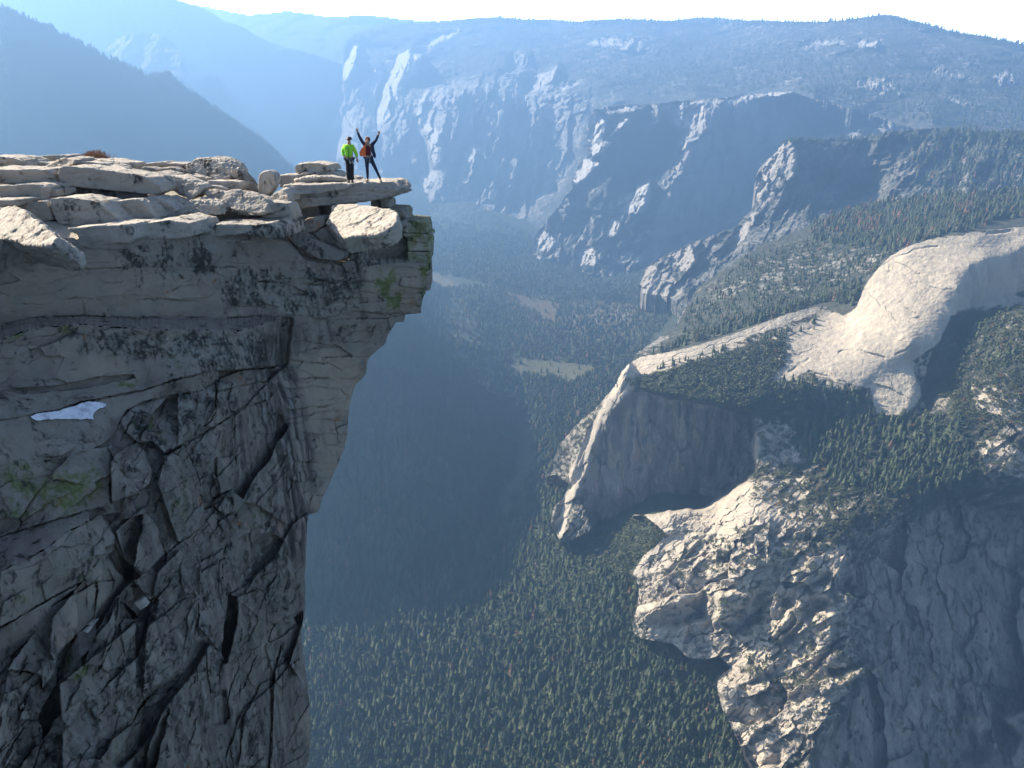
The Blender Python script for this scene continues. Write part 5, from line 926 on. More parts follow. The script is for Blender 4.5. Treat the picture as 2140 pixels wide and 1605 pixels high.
rk('stone', 'right one of two small oval stones under the skyline slabs', ST, [(329, 357), (334, 351), (355, 350), (368, 354), (370, 360), (358, 363), (332, 362)], 30.8, 0.6, rnd=3)
rk('boulder', 'big white domed boulder with a dark grey hollow on the skyline', BO, [(387, 350), (390, 342), (404, 333), (416, 331), (440, 333), (456, 337), (468, 343), (481, 353), (486, 364), (482, 374), (451, 377), (430, 373), (415, 368), (396, 363)], 31.6, 1.6, n=(-0.1, -0.85, 0.5), rnd=3, noise=0.06, mask=(0.4, 0, 0, 0.3))
rk('stone', 'small yellowish stone propping the left side of the big white boulder', ST, [(378, 363), (384, 355), (391, 353), (396, 363)], 31.2, 0.6, rnd=3)
rk('flat_rock', 'flat topped slab just below the big white boulder, right end squared off', SL, [(431, 384), (435, 379), (492, 379), (502, 381), (505, 387), (504, 397), (476, 398), (450, 394)], 30.4, 1.1)
rk('flat_rock', 'thin low slab sticking out left under the flat topped slab', SL, [(396, 386), (420, 385), (456, 389), (477, 395), (475, 400), (451, 401), (420, 400), (396, 394)], 30.0, 1.0)
rk('flat_rock', 'sunlit flat slab behind the skewed boulder, below the big white boulder', SL, [(350, 366), (388, 364), (433, 373), (434, 383), (399, 380), (350, 374)], 30.8, 1.2)
rk('flat_rock', 'stepped slab with sunlit edges right of the long slab', SL, [(290, 366), (316, 360), (345, 366), (350, 390), (335, 392), (318, 376)], 29.2, 1.3, lips=0.06)
rk('stone', 'stack of small broken stones right of the big white boulder', ST, [(482, 374), (483, 356), (487, 352), (494, 356), (496, 366), (500, 376), (491, 380)], 31.4, 0.4, noise=0.09)
rk('flat_rock', 'leaning brown slab pointing up left between two boulders on the skyline', SL, [(494, 358), (498, 355), (512, 369), (527, 386), (538, 397), (547, 410), (540, 412), (526, 402), (505, 388), (498, 376)], 31.2, 0.5, n=(0.5, -0.8, 0.1), mat=M_dark)
rk('boulder', 'upright egg shaped boulder standing on the rim near the climbers', BO, [(538, 388), (540, 371), (543, 363), (551, 358), (563, 356), (569, 360), (574, 368), (574, 382), (566, 400), (555, 414), (548, 410), (540, 401)], 30.6, 0.55, n=(-0.25, -0.95, 0.1), rnd=5, noise=0.03)
rk('boulder', 'pyramid shaped bright stone right of the upright egg shaped boulder', BO, [(558, 417), (575, 403), (590, 393), (596, 396), (604, 412), (603, 427), (584, 426), (564, 425)], 29.8, 0.6, n=(-0.45, -0.85, 0.25), rnd=2)
rk('stone', 'grey wedge of rock behind the pyramid shaped stone', ST, [(588, 402), (592, 391), (602, 393), (613, 405), (612, 420), (600, 420)], 30.4, 0.7)
rk('boulder', 'square cut block with a sunlit top below the pyramid shaped stone', BO, [(545, 434), (556, 422), (600, 425), (608, 438), (614, 461), (584, 459), (545, 454)], 29.0, 1.0, rnd=1)
rk('boulder', 'wide smooth boulder with a round hollow in its top, near the middle of the rim', BO, [(424, 403), (429, 399), (446, 397), (466, 401), (482, 397), (502, 396), (523, 400), (543, 410), (556, 417), (564, 431), (563, 444), (545, 448), (523, 446), (494, 440), (461, 431), (440, 421)], 28.8, 1.5, n=(-0.15, -0.75, 0.6), away=(0.15, 1, -0.3), rnd=3, noise=0.05)
rk('boulder', 'skewed boulder sloping down right, left of the one with the hollow', BO, [(342, 374), (347, 368), (360, 367), (386, 373), (416, 386), (422, 394), (411, 408), (399, 418), (371, 407), (350, 388)], 29.2, 0.9, n=(-0.25, -0.85, 0.35), rnd=3)
rk('boulder', 'rough low boulder on the gritty ground below the skewed boulder', BO, [(376, 438), (386, 423), (399, 419), (427, 420), (450, 425), (461, 434), (460, 448), (433, 450), (399, 445)], 28.2, 0.8, n=(-0.1, -0.8, 0.45), rnd=3, noise=0.09)
rk('stone', 'small dark stone on the ground between the long slab and the rough low boulder', ST, [(344, 415), (352, 409), (372, 416), (388, 424), (384, 432), (362, 428)], 28.4, 0.5)
rk('stone', 'little stone on the rim of the spotted step block, by the leaning crack', ST, [(405, 474), (410, 468), (417, 470), (419, 479), (411, 482)], 27.0, 0.3, rnd=3)
# the overhanging visor
PLAT = rk('flat_rock', 'broad layered slab the two climbers stand on, jutting out over the drop', SL, [(603, 412), (611, 396), (640, 391), (665, 388), (724, 382), (769, 380), (820, 379), (826, 386), (831, 393), (830, 405), (823, 409), (792, 417), (739, 424), (695, 429), (620, 435), (606, 429)], 31.7, 3.4, n=(0.15, -1, 0.3), away=(0.05, 1, -0.165), rnd=1, noise=0.05, lips=0.16, vox=0.035)
rk('flat_rock', 'thin layered slab on the left end of the slab under the climbers', SL, [(592, 389), (600, 386), (640, 386), (720, 382), (736, 386), (728, 394), (680, 402), (614, 408), (603, 400)], 31.3, 2.6, lips=0.12, n=(0.15, -1, 0.4), rnd=1)
rk('boulder', 'pale squarish block left of the layered stack under the round cap stone', BO, [(574, 383), (574, 372), (580, 367), (600, 365), (618, 366), (621, 375), (620, 387), (590, 388)], 32.2, 1.3, n=(-0.2, -0.95, 0.2), rnd=3)
rk('flat_rock', 'layered stack of thin slabs right of the pale squarish block', SL, [(620, 375), (635, 369), (680, 367), (710, 372), (725, 376), (731, 383), (695, 388), (623, 388)], 32.2, 2.0, lips=0.14, rnd=1)
rk('flat_rock', 'thick cap stone topping the stack left of the climbers', SL, [(614, 348), (620, 343), (639, 340), (665, 341), (686, 345), (693, 357), (665, 360), (623, 364), (615, 358)], 32.8, 1.5, rnd=3)
rk('stone', 'lens shaped dark stone under the left half of the cap stone', ST, [(624, 367), (635, 360), (662, 359), (667, 364), (653, 369), (626, 370)], 32.6, 1.0, rnd=3)
rk('flat_rock', 'thin flat stones under the right half of the cap stone', SL, [(664, 361), (692, 359), (704, 363), (712, 368), (687, 370), (664, 369)], 33, 1.3, lips=0.08)
rk('flat_rock', 'huge tilted boulder with a sunlit face below the slab under the climbers', BO, [(692, 428), (740, 426), (784, 431), (818, 437), (834, 444), (834, 462), (822, 474), (806, 486), (790, 492), (740, 495), (718, 500), (705, 492), (689, 477), (676, 466), (686, 450)], 29.5, 0.75, n=(-0.34, -0.42, 0.84), away=(0.15, 0.5, -0.85), rnd=1, noise=0.05, mask=(0.3, 0, 0, 0.9), vox=0.035)
rk('flat_rock', 'green tinged slab behind the tilted boulder at the right end of the rim', SL, [(786, 434), (837, 436), (844, 441), (845, 461), (835, 463), (800, 460)], 33.0, 1.6, mat=M_grn, mask=(0.35, 0.4, 0, 0.4))
rk('stone', 'square stone propping up the right end of the climbers slab', ST, [(793, 417), (802, 415), (814, 418), (814, 434), (796, 434)], 33, 1.0, mat=M_grn, mask=(0.2, 0.25, 0, 0.4), rnd=1)
rk('stone', 'narrow shaded stone left of the square prop stone', ST, [(774, 417), (794, 416), (794, 434), (774, 432)], 33.2, 1.0, mat=M_dark, mask=(0.2, 0.15, 0, 0.4), rnd=1)
GC = 'green lichened blocks stacked at the tip of the overhang'
for lab, pl in [('topmost green lichened block at the tip of the overhang', [(835, 462), (859, 460), (891, 464), (897, 489), (859, 487), (837, 486)]), ('second green lichened block from the top, with a pointed right end', [(837, 487), (895, 490), (901, 494), (900, 501), (894, 504), (889, 509), (850, 501), (843, 492)]),
                ('third green lichened block from the top, speckled black', [(850, 502), (889, 510), (892, 505), (898, 506), (899, 525), (852, 524)]), ('lowest green lichened block of the stack, resting on the cliff', [(851, 525), (899, 527), (898, 550), (852, 551)])]:
    rock('rock_block', lab, 'rock block', pl, 32.4, 2.6, M_grn, n=(0.25, -1, 0.03), away=(-0.02, 1, -0.15), rnd=0, noise=0.025, mask=(0.42, 0.62, 0, 0.5), group=GC, vox=0.03)
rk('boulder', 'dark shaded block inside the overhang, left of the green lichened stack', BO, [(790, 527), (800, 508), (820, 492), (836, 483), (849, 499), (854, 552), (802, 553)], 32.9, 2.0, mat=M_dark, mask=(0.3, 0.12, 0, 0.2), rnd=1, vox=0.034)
rk('boulder', 'long grey boulder leaning down right below the dark hollow', BO, [(607, 493), (613, 487), (621, 485), (642, 496), (680, 509), (698, 518), (719, 530), (717, 541), (695, 546), (665, 540), (635, 523), (612, 509)], 29.8, 0.8, n=(0.1, -0.85, 0.4), rnd=3, mat=M_dark, mask=(0.45, 0, 0, 0.5))
rk('boulder', 'smooth grey wedge stone in the mouth of the dark hollow', BO, [(621, 471), (642, 457), (671, 452), (679, 456), (678, 470), (662, 482), (635, 489), (627, 483)], 30.6, 0.8, n=(0.1, -0.85, 0.3), rnd=3, mat=M_dark)
rk('boulder', 'grey slab squeezed between the leaning boulder and the huge tilted one', BO, [(655, 489), (674, 477), (687, 487), (704, 506), (717, 523), (698, 518), (680, 508)], 30.2, 0.8, mat=M_dark, rnd=3)
rk('stone', 'crumbly brown rock holding up the tip of the huge tilted boulder', ST, [(717, 525), (740, 521), (757, 527), (757, 537), (754, 557), (738, 558), (732, 541)], 30.6, 0.8, mat=M_dark, noise=0.12, mask=(0.55, 0.1, 0, 0.2))
rk('stone', 'small pale stone on the cliff edge below the crumbly brown rock', ST, [(714, 552), (724, 544), (737, 546), (737, 560), (725, 562)], 30.4, 0.5, rnd=3, mat=M_dark)
rk('boulder', 'black looking rock at the back of the hollow, left of the gap with sky', BO, [(598, 426), (662, 422), (668, 440), (668, 456), (672, 505), (598, 500)], 32.6, 1.4, mat=M_dark, rnd=1)  # backing rock added behind the hollow, shade put into its dark granite
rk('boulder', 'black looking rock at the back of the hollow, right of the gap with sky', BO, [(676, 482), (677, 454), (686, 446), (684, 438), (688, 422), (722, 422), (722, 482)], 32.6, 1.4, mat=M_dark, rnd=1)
rk('boulder', 'dark rock filling the shadow under the leaning boulder', BO, [(590, 495), (720, 500), (800, 518), (800, 556), (700, 556), (600, 545)], 32.4, 1.0, mat=M_dark, rnd=1, vox=0.05)  # back block added in darkened granite to keep this recess dark
# small stones among the slabs
rs = np.random.RandomState(5)
spots = [(70, 343), (128, 356), (160, 352), (262, 362), (275, 366), (300, 362), (350, 362), (372, 366), (330, 405), (338, 412), (352, 428), (366, 436), (392, 452), (412, 456), (470, 440), (486, 448), (500, 452), (515, 456), (470, 392), (486, 398), (510, 396), (530, 416), (575, 418), (588, 388), (262, 470), (300, 470), (404, 462), (132, 466), (244, 470), (380, 462), (430, 456), (446, 462), (536, 462), (608, 405), (612, 470), (648, 500), (690, 540), (760, 552), (778, 548)]
for u, v in spots:
    w, h_ = rs.uniform(4, 9), rs.uniform(2.5, 5); a0 = rs.rand() * 6.28
    pl = [(u + w * math.cos(a0 + k * 1.047) * rs.uniform(0.7, 1.1), v + h_ * math.sin(a0 + k * 1.047) * rs.uniform(0.7, 1.1)) for k in range(6)]
    pl.sort(key=lambda p: math.atan2((p[1] - v) / h_, (p[0] - u) / w))
    tg, mg = SG.depth_at(np.array([float(u)]), np.array([v + h_]))
    rock('stone', 'small pale stone lying among the larger slabs on the rim', 'stone', pl, float(tg[0] * raydir(u, v)[1]) - 0.15, rs.uniform(0.2, 0.4), M_rock, n=(rs.uniform(-0.3, 0.3), -1, rs.uniform(0.1, 0.5)), group='small loose stones among the rim slabs', noise=0.02, vox=0.022)
# on the ledges lower down
GL = 'loose stones on the shaded ledges'
for lab, pl, y, th in [('grey block at the left edge of the photo above the snow ledge', [(-60, 800), (0, 804), (15, 809), (49, 833), (27, 859), (15, 869), (0, 880), (-60, 885)], 20.2, 1.0), ('greenish stone below the grey block left of the snow', [(-40, 886), (0, 880), (27, 860), (43, 884), (30, 900), (0, 897), (-40, 900)], 19.6, 0.8), ('rounded stone at the left edge below the snow ledge', [(-60, 895), (0, 894), (15, 899), (36, 916), (38, 942), (0, 952), (-60, 955)], 18.9, 0.9),
                       ('low brown boulder lying in front of the snow patch', [(43, 940), (49, 930), (90, 926), (127, 939), (140, 945), (129, 954), (75, 955)], 19.0, 0.5), ('pale flat chip of rock lying in the dark notch of the cliff', [(278, 1261), (297, 1254), (308, 1267), (292, 1276)], 18.2, 0.2), ('small pale chip on the ledge left of the dark notch, upper one', [(181, 1305), (199, 1300), (192, 1309)], 17.0, 0.2), ('small pale chip on the ledge left of the dark notch, lower one', [(171, 1319), (186, 1314), (183, 1325)], 16.6, 0.2)]:
    rock('boulder' if th > 0.4 else 'stone', lab, 'boulder' if th > 0.4 else 'stone', pl, y, th, M_rock if th < 0.3 else M_cliff, n=(0.1, -0.75, 0.65) if th < 0.6 else (0.3, -0.9, 0.2), rnd=3, mask=(0.3, 0.1, 0, 0.3), group=GL)
# snow
SN = Relief([(62, 870), (75, 864), (100, 861), (127, 856), (150, 850), (172, 841), (200, 838), (224, 842), (222, 850), (205, 856), (195, 866), (196, 876), (170, 876), (140, 875), (100, 877), (75, 880)],
            [(u, v, 't', float(K.depth_at(np.array([float(u)]), np.array([float(v)]))[0][0]) - 0.1) for u, v in [(62, 874), (100, 868), (127, 862), (172, 848), (224, 846), (196, 870), (150, 868), (100, 877), (140, 876)]], 1.2, (3, 12), 30.0)
SN.rough(0.09, (2.5,) * 3, 5)
ks = NT('snow'); ks.b.inputs['Roughness'].default_value = 0.7; M_snow = ks.color(ks.mix(ks.ramp(ks.noise(3, 5), 0.45, 0.66), (0.66, 0.68, 0.74), (0.40, 0.41, 0.46)))
tag(SN.build('snow_patch', M_snow, (0.3, 0.15)), 'patch of bluish white snow lying on the shaded ledge of the cliff', 'snow patch')
# dry shrub on the skyline
def shrub():
    r = np.random.RandomState(3); V_, T_ = [], []
    c0 = at(198, 338, 30.4 / raydir(198, 338)[1])
    for k in range(900):
        b = c0 + np.array([r.normal() * 0.22, r.normal() * 0.2, -0.02]); d = np.array([(b[0] - c0[0]) * 1.5 + r.normal() * 0.25, r.normal() * 0.3, 0.55 + r.rand() * 0.5]); d /= np.linalg.norm(d)
        L = (0.26 + 0.12 * r.rand()) * math.exp(-((b[0] - c0[0]) / 0.42) ** 2) + 0.05; sd = np.cross(d, r.normal(size=3)); sd = sd / np.linalg.norm(sd) * 0.010
        o = len(V_); V_ += [b - sd, b + sd, b + d * L + sd * 0.6, b + d * L - sd * 0.6]; T_.append((o, o + 1, o + 2, o + 3))
    V_ = np.array(V_); return mesh_np('dry_shrub', V_ - c0, quads=T_, mat=NT('dry_twigs').color((0.26, 0.15, 0.10)), smooth=False), c0
sh, c0 = shrub(); sh.location = c0
tag(sh, 'dry reddish brown shrub growing on the slabs at the left skyline', 'shrub')

# ---------------------------------------------------------------- the two climbers
def cloth(name, c, rough=0.8):
    k = NT(name); k.b.inputs['Roughness'].default_value = rough
    return k.color(k.mix(k.ramp(k.noise(18, 3), 0.3, 0.7), c, tuple(x * 0.75 for x in c)))
M_skin = cloth('skin', (0.52, 0.31, 0.22), 0.6); M_lime = cloth('lime_fabric', (0.30, 0.78, 0.06)); M_blk = cloth('black_fabric', (0.018, 0.018, 0.024)); M_navy = cloth('navy_fabric', (0.025, 0.035, 0.07)); M_mar = cloth('maroon_fabric', (0.11, 0.012, 0.025)); M_org = cloth('orange_lining', (0.80, 0.17, 0.05))
M_helm = cloth('helmet_shell', (0.06, 0.03, 0.035), 0.4); M_strap = cloth('harness_webbing', (0.10, 0.13, 0.15)); M_shoe = cloth('approach_shoe', (0.10, 0.09, 0.06)); M_hair = cloth('reddish_hair', (0.42, 0.16, 0.08)); M_metal = cloth('carabiner_metal', (0.6, 0.6, 0.6), 0.3); M_eye = cloth('dark_eye', (0.02, 0.02, 0.02), 0.3)
def skin(name, chains, mat, parent, sub=1, root=None):
    """chains: lists of (x, y, z, radius); points shared by position"""
    idx, P_, Rr, E_ = {}, [], [], []
    for ch in chains:
        prev = None
        for x, y, z, r in ch:
            key = (round(x, 4), round(y, 4), round(z, 4))
            if key not in idx: idx[key] = len(P_); P_.append((x, y, z)); Rr.append(r if isinstance(r, tuple) else (r, r))
            if prev is not None and prev != idx[key]: E_.append((prev, idx[key]))
            prev = idx[key]
    me = bpy.data.meshes.new(name); me.from_pydata(P_, E_, []); o = bpy.data.objects.new(name, me); COL.objects.link(o)
    o.modifiers.new('skin', 'SKIN'); sv_ = me.skin_vertices
    if not sv_:
        bpy.context.view_layer.objects.active = o; me.attributes  # layer appears with the modifier's data
        bm = bmesh.new(); bm.from_mesh(me); bm.verts.layers.skin.verify(); bm.to_mesh(me); bm.free(); sv_ = me.skin_vertices
    for k, d in enumerate(sv_[0].data): d.radius = Rr[k]; d.use_root = (k == (root or 0))
    ss = o.modifiers.new('sub', 'SUBSURF'); ss.levels = ss.render_levels = sub
    dg = bpy.context.evaluated_depsgraph_get(); m2 = bpy.data.meshes.new_from_object(o.evaluated_get(dg)); o.modifiers.clear()
    m2.materials.clear(); m2.materials.append(mat); m2.polygons.foreach_set('use_smooth', np.full(len(m2.polygons), True)); o.data = m2; m2.name = name; bpy.data.meshes.remove(me)
    o.parent = parent
    return o
def ball(name, c, r, mat, parent, cut=None):
    bm = bmesh.new(); bmesh.ops.create_icosphere(bm, subdivisions=2, radius=1.0)
    if cut is not None: bmesh.ops.delete(bm, geom=[v for v in bm.verts if cut(v.co)], context='VERTS')
    for v in bm.verts: v.co = Vector((c[0] + v.co.x * r[0], c[1] + v.co.y * r[1], c[2] + v.co.z * r[2]))
    me = bpy.data.meshes.new(name); bm.to_mesh(me); bm.free(); me.materials.append(mat)
    for p in me.polygons: p.use_smooth = True
    o = bpy.data.objects.new(name, me); COL.objects.link(o); o.parent = parent
    return o
def plate(name, pts, y0, y1, mat, parent):
    """cloth panel with thickness; pts are (x, z), bulging a little"""
    n = len(pts); V_ = [(x, y0 + 0.015 * math.sin(3 * x + 5 * z), z) for x, z in pts] + [(x, y1, z) for x, z in pts]
    bm = bmesh.new(); v = [bm.verts.new(p) for p in V_]
    bm.faces.new(v[:n]); bm.faces.new(v[n:][::-1])
    for k in range(n): bm.faces.new((v[(k + 1) % n], v[k], v[n + k], v[n + (k + 1) % n]))
    bmesh.ops.recalc_face_normals(bm, faces=bm.faces)
    me = bpy.data.meshes.new(name); bm.to_mesh(me); bm.free(); me.materials.append(mat); o = bpy.data.objects.new(name, me); COL.objects.link(o); o.parent = parent
    return o
def hand(w, d, side):
    """palm chain plus five bent fingers; w wrist, d unit direction of the hand"""
    w = np.array(w); d = np.array(d, float); d /= np.linalg.norm(d); s_ = np.cross(d, (0, 1, 0)); s_ /= np.linalg.norm(s_); ch = []
    palm = w + d * 0.07; ch.append([(*w, 0.026), (*palm, 0.032)])
    for k, L in enumerate((0.060, 0.072, 0.068, 0.052)):
        b = palm + s_ * (k - 1.5) * 0.02; m_ = b + d * L * 0.55 + np.array((0, -0.012, 0)); e = m_ + d * L * 0.35 + np.array((0, -0.03, 0))
        ch.append([(*palm, 0.032), (*b, 0.011), (*m_, 0.010), (*e, 0.008)])
    t0 = w + d * 0.025 + s_ * side * 0.03; ch.append([(*w, 0.026), (*t0, 0.012), (*(t0 + d * 0.035 + s_ * side * 0.018), 0.010), (*(t0 + d * 0.06 + s_ * side * 0.02 + np.array((0, -0.012, 0))), 0.008)])
    return ch
def slab_top(x, y):
    co = np.empty(len(PLAT.data.vertices) * 3, np.float32); PLAT.data.vertices.foreach_get('co', co); co = co.reshape(-1, 3) + np.array(PLAT.location)
    m = np.hypot(co[:, 0] - x, co[:, 1] - y) < 0.10
    return float(np.percentile(co[m][:, 2], 90)) if m.any() else float(at(735, 381, y / raydir(735, 381)[1])[2])
def climber(u, label, build):
    y = 32.05; x = float(raydir(u, 381)[0] / raydir(u, 381)[1] * y)
    e = bpy.data.objects.new('person', None); COL.objects.link(e); e.empty_display_size = 0.3
    e.location = (x, y, slab_top(x, y)); tag(e, label, 'person', kind='thing'); build(e); return e
PXM = 1 / 58.0
def px(u0): return lambda u, v, y=0.0: ((u - u0) * PXM, y, (381 - v) * PXM)
def person_green(e):
    q = px(734)
    pel, belly, chest, neck, head = q(734.5, 331), q(733.5, 320), q(733.5, 307), q(735.5, 301, -0.02), q(737, 292, -0.05)
    shl, shr = q(725, 305), q(743, 305); ell, elr = q(720.5, 317, 0.02), q(748.5, 318, 0.02); wrl, wrr = q(726, 327, -0.10), q(751, 330, -0.03)
    hil, hir = q(730.5, 333), q(738.5, 333); knl, knr = q(730, 355, -0.04), q(737.5, 355, -0.06); anl, anr = q(729, 377.5), q(737, 377.5, -0.02)
    tol, tor = q(727.5, 380, -0.16), q(740, 380, -0.17)
    body = [[(*pel, 0.14), (*belly, 0.13), (*chest, (0.165, 0.12)), (*neck, 0.06), (*head, (0.075, 0.09)), (head[0], head[1], head[2] + 0.09, 0.05)], [(*head, (0.075, 0.09)), (head[0] + 0.01, head[1] - 0.095, head[2] - 0.015, 0.016)],
            [(*chest, (0.165, 0.12)), (*shl, 0.06), (*ell, 0.045), (*wrl, 0.03)], [(*chest, (0.165, 0.12)), (*shr, 0.06), (*elr, 0.045), (*wrr, 0.03)],
            [(*pel, 0.14), (*hil, 0.085), (*knl, 0.06), (*anl, 0.042), (*tol, 0.03)], [(*pel, 0.14), (*hir, 0.085), (*knr, 0.06), (*anr, 0.042), (*tor, 0.03)]]
    body += hand(wrl, (0.7, -0.1, -0.35), 1) + hand(wrr, (0.12, -0.05, -1), -1)
    skin('body', body, M_skin, e)
    j = skin('jacket', [[(pel[0], 0, pel[2] + 0.03, (0.175, 0.155)), (*belly, (0.175, 0.155)), (*chest, (0.195, 0.15)), (neck[0], neck[1] + 0.01, neck[2] - 0.01, 0.085)], [(*chest, (0.195, 0.15)), (*shl, 0.085), (*ell, 0.07), (wrl[0] - 0.03, wrl[1] + 0.03, wrl[2] + 0.03, 0.05)], [(*chest, (0.195, 0.15)), (*shr, 0.085), (*elr, 0.07), (wrr[0], wrr[1], wrr[2] + 0.05, 0.05)]], M_lime, e)
    plate('zip', [(0.005, 0.93), (0.016, 0.93), (0.022, 1.33), (0.010, 1.33)], -0.185, -0.15, M_blk, j)
    skin('trousers', [[(*pel, (0.165, 0.14)), (*hil, 0.11), (*knl, 0.088), (anl[0], anl[1], anl[2] + 0.02, 0.075)], [(*pel, (0.165, 0.14)), (*hir, 0.11), (*knr, 0.088), (anr[0], anr[1], anr[2] + 0.02, 0.075)]], M_blk, e)
    for a_, t_ in ((anl, tol), (anr, tor)): skin('shoe', [[(a_[0], a_[1] + 0.07, 0.045, 0.045), (a_[0], a_[1] - 0.02, 0.045, 0.05), (t_[0], t_[1] - 0.02, 0.035, 0.04)]], M_shoe, e)
    ball('helmet', (head[0], head[1] + 0.01, head[2] + 0.035), (0.118, 0.135, 0.105), M_helm, e, cut=lambda c: c.z < -0.25)
    for d in (-0.03, 0.035): ball('eye', (head[0] + d, head[1] - 0.088, head[2] + 0.012), (0.012, 0.008, 0.008), M_eye, e)
    h = skin('harness', [[(pel[0] - 0.17, 0, pel[2] + 0.02, 0.03), (pel[0] - 0.08, -0.15, pel[2] + 0.01, 0.028), (pel[0] + 0.09, -0.15, pel[2] + 0.01, 0.028), (pel[0] + 0.17, 0, pel[2] + 0.02, 0.03)]], M_strap, e)
    for dx in (-0.14, 0.05, 0.15): skin('carabiner', [[(pel[0] + dx, -0.15, pel[2], 0.012), (pel[0] + dx - 0.03, -0.17, pel[2] - 0.07, 0.012), (pel[0] + dx, -0.17, pel[2] - 0.14, 0.012), (pel[0] + dx + 0.03, -0.17, pel[2] - 0.07, 0.012)]], M_metal, h)
def person_arms_up(e):
    q = px(781)
    pel, belly, chest, neck, head = q(773.5, 331), q(774, 320), q(774, 308), q(774.5, 302), q(774.5, 294.5, -0.02)
    shl, shr = q(766, 303), q(783, 303); ell, elr = q(758, 289, 0.0), q(791.5, 295, 0.0); wrl, wrr = q(754.5, 277, -0.03), q(798, 282, -0.03)
    hil, hir = q(769, 333), q(778.5, 333); knl, knr = q(769.5, 355, -0.04), q(787.5, 353, -0.05); anl, anr = q(768.5, 377), q(796, 377)
    tol, tor = q(767, 380, -0.15), q(799, 380, -0.14)
    body = [[(*pel, 0.125), (*belly, 0.105), (*chest, (0.14, 0.105)), (*neck, 0.05), (*head, (0.072, 0.085)), (head[0], head[1], head[2] + 0.085, 0.05)], [(*head, (0.072, 0.085)), (head[0], head[1] - 0.09, head[2] - 0.015, 0.014)],
            [(*chest, (0.14, 0.105)), (*shl, 0.05), (*ell, 0.04), (*wrl, 0.027)], [(*chest, (0.14, 0.105)), (*shr, 0.05), (*elr, 0.04), (*wrr, 0.027)],
            [(*pel, 0.125), (*hil, 0.08), (*knl, 0.052), (*anl, 0.036), (*tol, 0.028)], [(*pel, 0.125), (*hir, 0.08), (*knr, 0.052), (*anr, 0.036), (*tor, 0.028)]]
    body += hand(wrl, (-0.12, -0.05, 1), 1) + hand(wrr, (0.25, -0.05, 1), -1)
    skin('body', body, M_skin, e)
    skin('shirt', [[(pel[0], 0, pel[2] + 0.06, (0.14, 0.125)), (*belly, (0.13, 0.12)), (*chest, (0.155, 0.12)), (neck[0], 0.0, neck[2] - 0.02, 0.07)]], M_mar, e)
    j = skin('jacket', [[(chest[0], 0.07, chest[2] - 0.25, (0.17, 0.06)), (chest[0], 0.06, chest[2] - 0.05, (0.17, 0.07)), (chest[0], 0.04, chest[2] + 0.07, (0.13, 0.06))], [(chest[0], 0.06, chest[2] - 0.05, (0.17, 0.07)), (*shl, 0.07), (*ell, 0.058), (wrl[0], wrl[1], wrl[2] - 0.0, 0.045)], [(chest[0], 0.06, chest[2] - 0.05, (0.17, 0.07)), (*shr, 0.07), (*elr, 0.058), (wrr[0], wrr[1], wrr[2], 0.045)]], M_navy, e)
    f = lambda u, v: q(u, v)[::2]
    plate('jacket_lining', [f(767, 305), f(770, 305), f(768.5, 326), f(757, 326.5), f(756, 319), f(760, 311)], -0.10, -0.06, M_org, j)
    plate('jacket_flap', [f(781, 303), f(787, 304), f(788, 316), f(790.5, 325), f(788.5, 331), f(784, 326), f(781.5, 314)], -0.12, -0.04, M_navy, j)
    skin('leggings', [[(*pel, (0.145, 0.13)), (*hil, 0.095), (*knl, 0.064), (anl[0], anl[1], anl[2] + 0.03, 0.046)], [(*pel, (0.145, 0.13)), (*hir, 0.095), (*knr, 0.064), (anr[0], anr[1], anr[2] + 0.03, 0.046)]], M_navy, e)
    for a_, t_ in ((anl, tol), (anr, tor)): skin('shoe', [[(a_[0], a_[1] + 0.06, 0.04, 0.04), (a_[0], a_[1] - 0.02, 0.045, 0.045), (t_[0], t_[1] - 0.02, 0.032, 0.036)]], M_shoe, e)
    ball('hair', (head[0], head[1] + 0.025, head[2] + 0.02), (0.095, 0.105, 0.115), M_hair, e, cut=lambda c: c.y < -0.62 and c.z < 0.55)
    skin('braid', [[(head[0] - 0.06, 0.02, head[2] - 0.02, 0.035), (head[0] - 0.085, -0.06, head[2] - 0.13, 0.03), (head[0] - 0.07, -0.11, head[2] - 0.25, 0.022)]], M_hair, e)
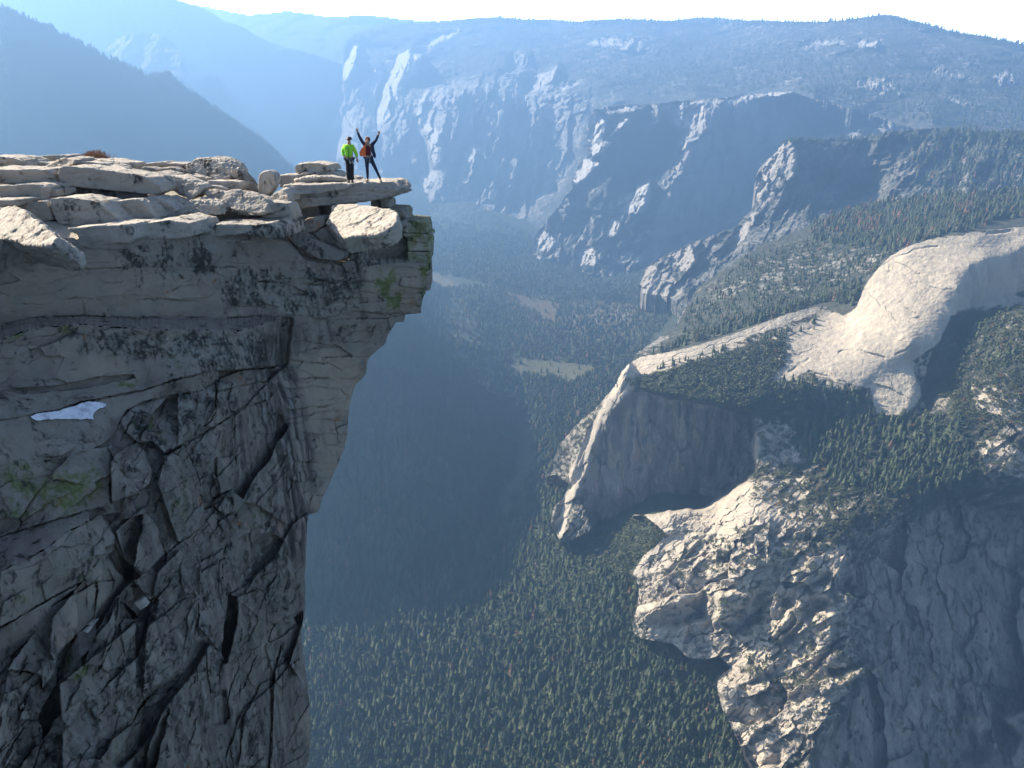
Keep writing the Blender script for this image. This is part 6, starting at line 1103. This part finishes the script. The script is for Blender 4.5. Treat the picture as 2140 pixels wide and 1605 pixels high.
    for d in (-0.03, 0.03): ball('eye', (head[0] + d, head[1] - 0.084, head[2] + 0.012), (0.011, 0.008, 0.008), M_eye, e)
    h = skin('harness', [[(pel[0] - 0.145, 0, pel[2] + 0.04, 0.03), (pel[0] - 0.07, -0.13, pel[2] + 0.03, 0.03), (pel[0] + 0.07, -0.13, pel[2] + 0.03, 0.03), (pel[0] + 0.145, 0, pel[2] + 0.04, 0.03)], [(pel[0] - 0.07, -0.13, pel[2] + 0.03, 0.03), (pel[0] - 0.03, -0.13, pel[2] - 0.12, 0.02)], [(pel[0] + 0.07, -0.13, pel[2] + 0.03, 0.03), (pel[0] + 0.05, -0.13, pel[2] - 0.12, 0.02)]], M_strap, e)
    for dx in (-0.11, 0.08): skin('carabiner', [[(pel[0] + dx, -0.13, pel[2], 0.011), (pel[0] + dx - 0.025, -0.15, pel[2] - 0.06, 0.011), (pel[0] + dx, -0.15, pel[2] - 0.12, 0.011)]], M_metal, h)
climber(734, 'person in lime green jacket, black trousers and dark helmet, looking down', person_green)
climber(781, 'person with both arms raised, in an open navy jacket with orange lining and dark leggings', person_arms_up)

# ---------------------------------------------------------------- the air
hm = bpy.data.materials.new('haze'); hm.use_nodes = True
nt = hm.node_tree; nt.nodes.remove(nt.nodes['Principled BSDF'])
pv = nt.nodes.new('ShaderNodeVolumePrincipled')
pv.inputs['Color'].default_value = (0.31, 0.57, 1.0, 1); pv.inputs['Density'].default_value = 0.98e-4; pv.inputs['Anisotropy'].default_value = 0.45
nt.links.new(pv.outputs[0], nt.nodes['Material Output'].inputs['Volume'])
x0, x1, y0, y1, z0, z1 = -18500, 18500, -3500, 17200, -2621, 420
hz = mesh_np('haze', [(x0, y0, z0), (x1, y0, z0), (x1, y1, z0), (x0, y1, z0), (x0, y0, z1), (x1, y0, z1), (x1, y1, z1), (x0, y1, z1)],
             [(3, 2, 1, 0), (4, 5, 6, 7), (0, 1, 5, 4), (1, 2, 6, 5), (2, 3, 7, 6), (3, 0, 4, 7)], mat=hm, smooth=False)
tag(hz, kind='stuff')
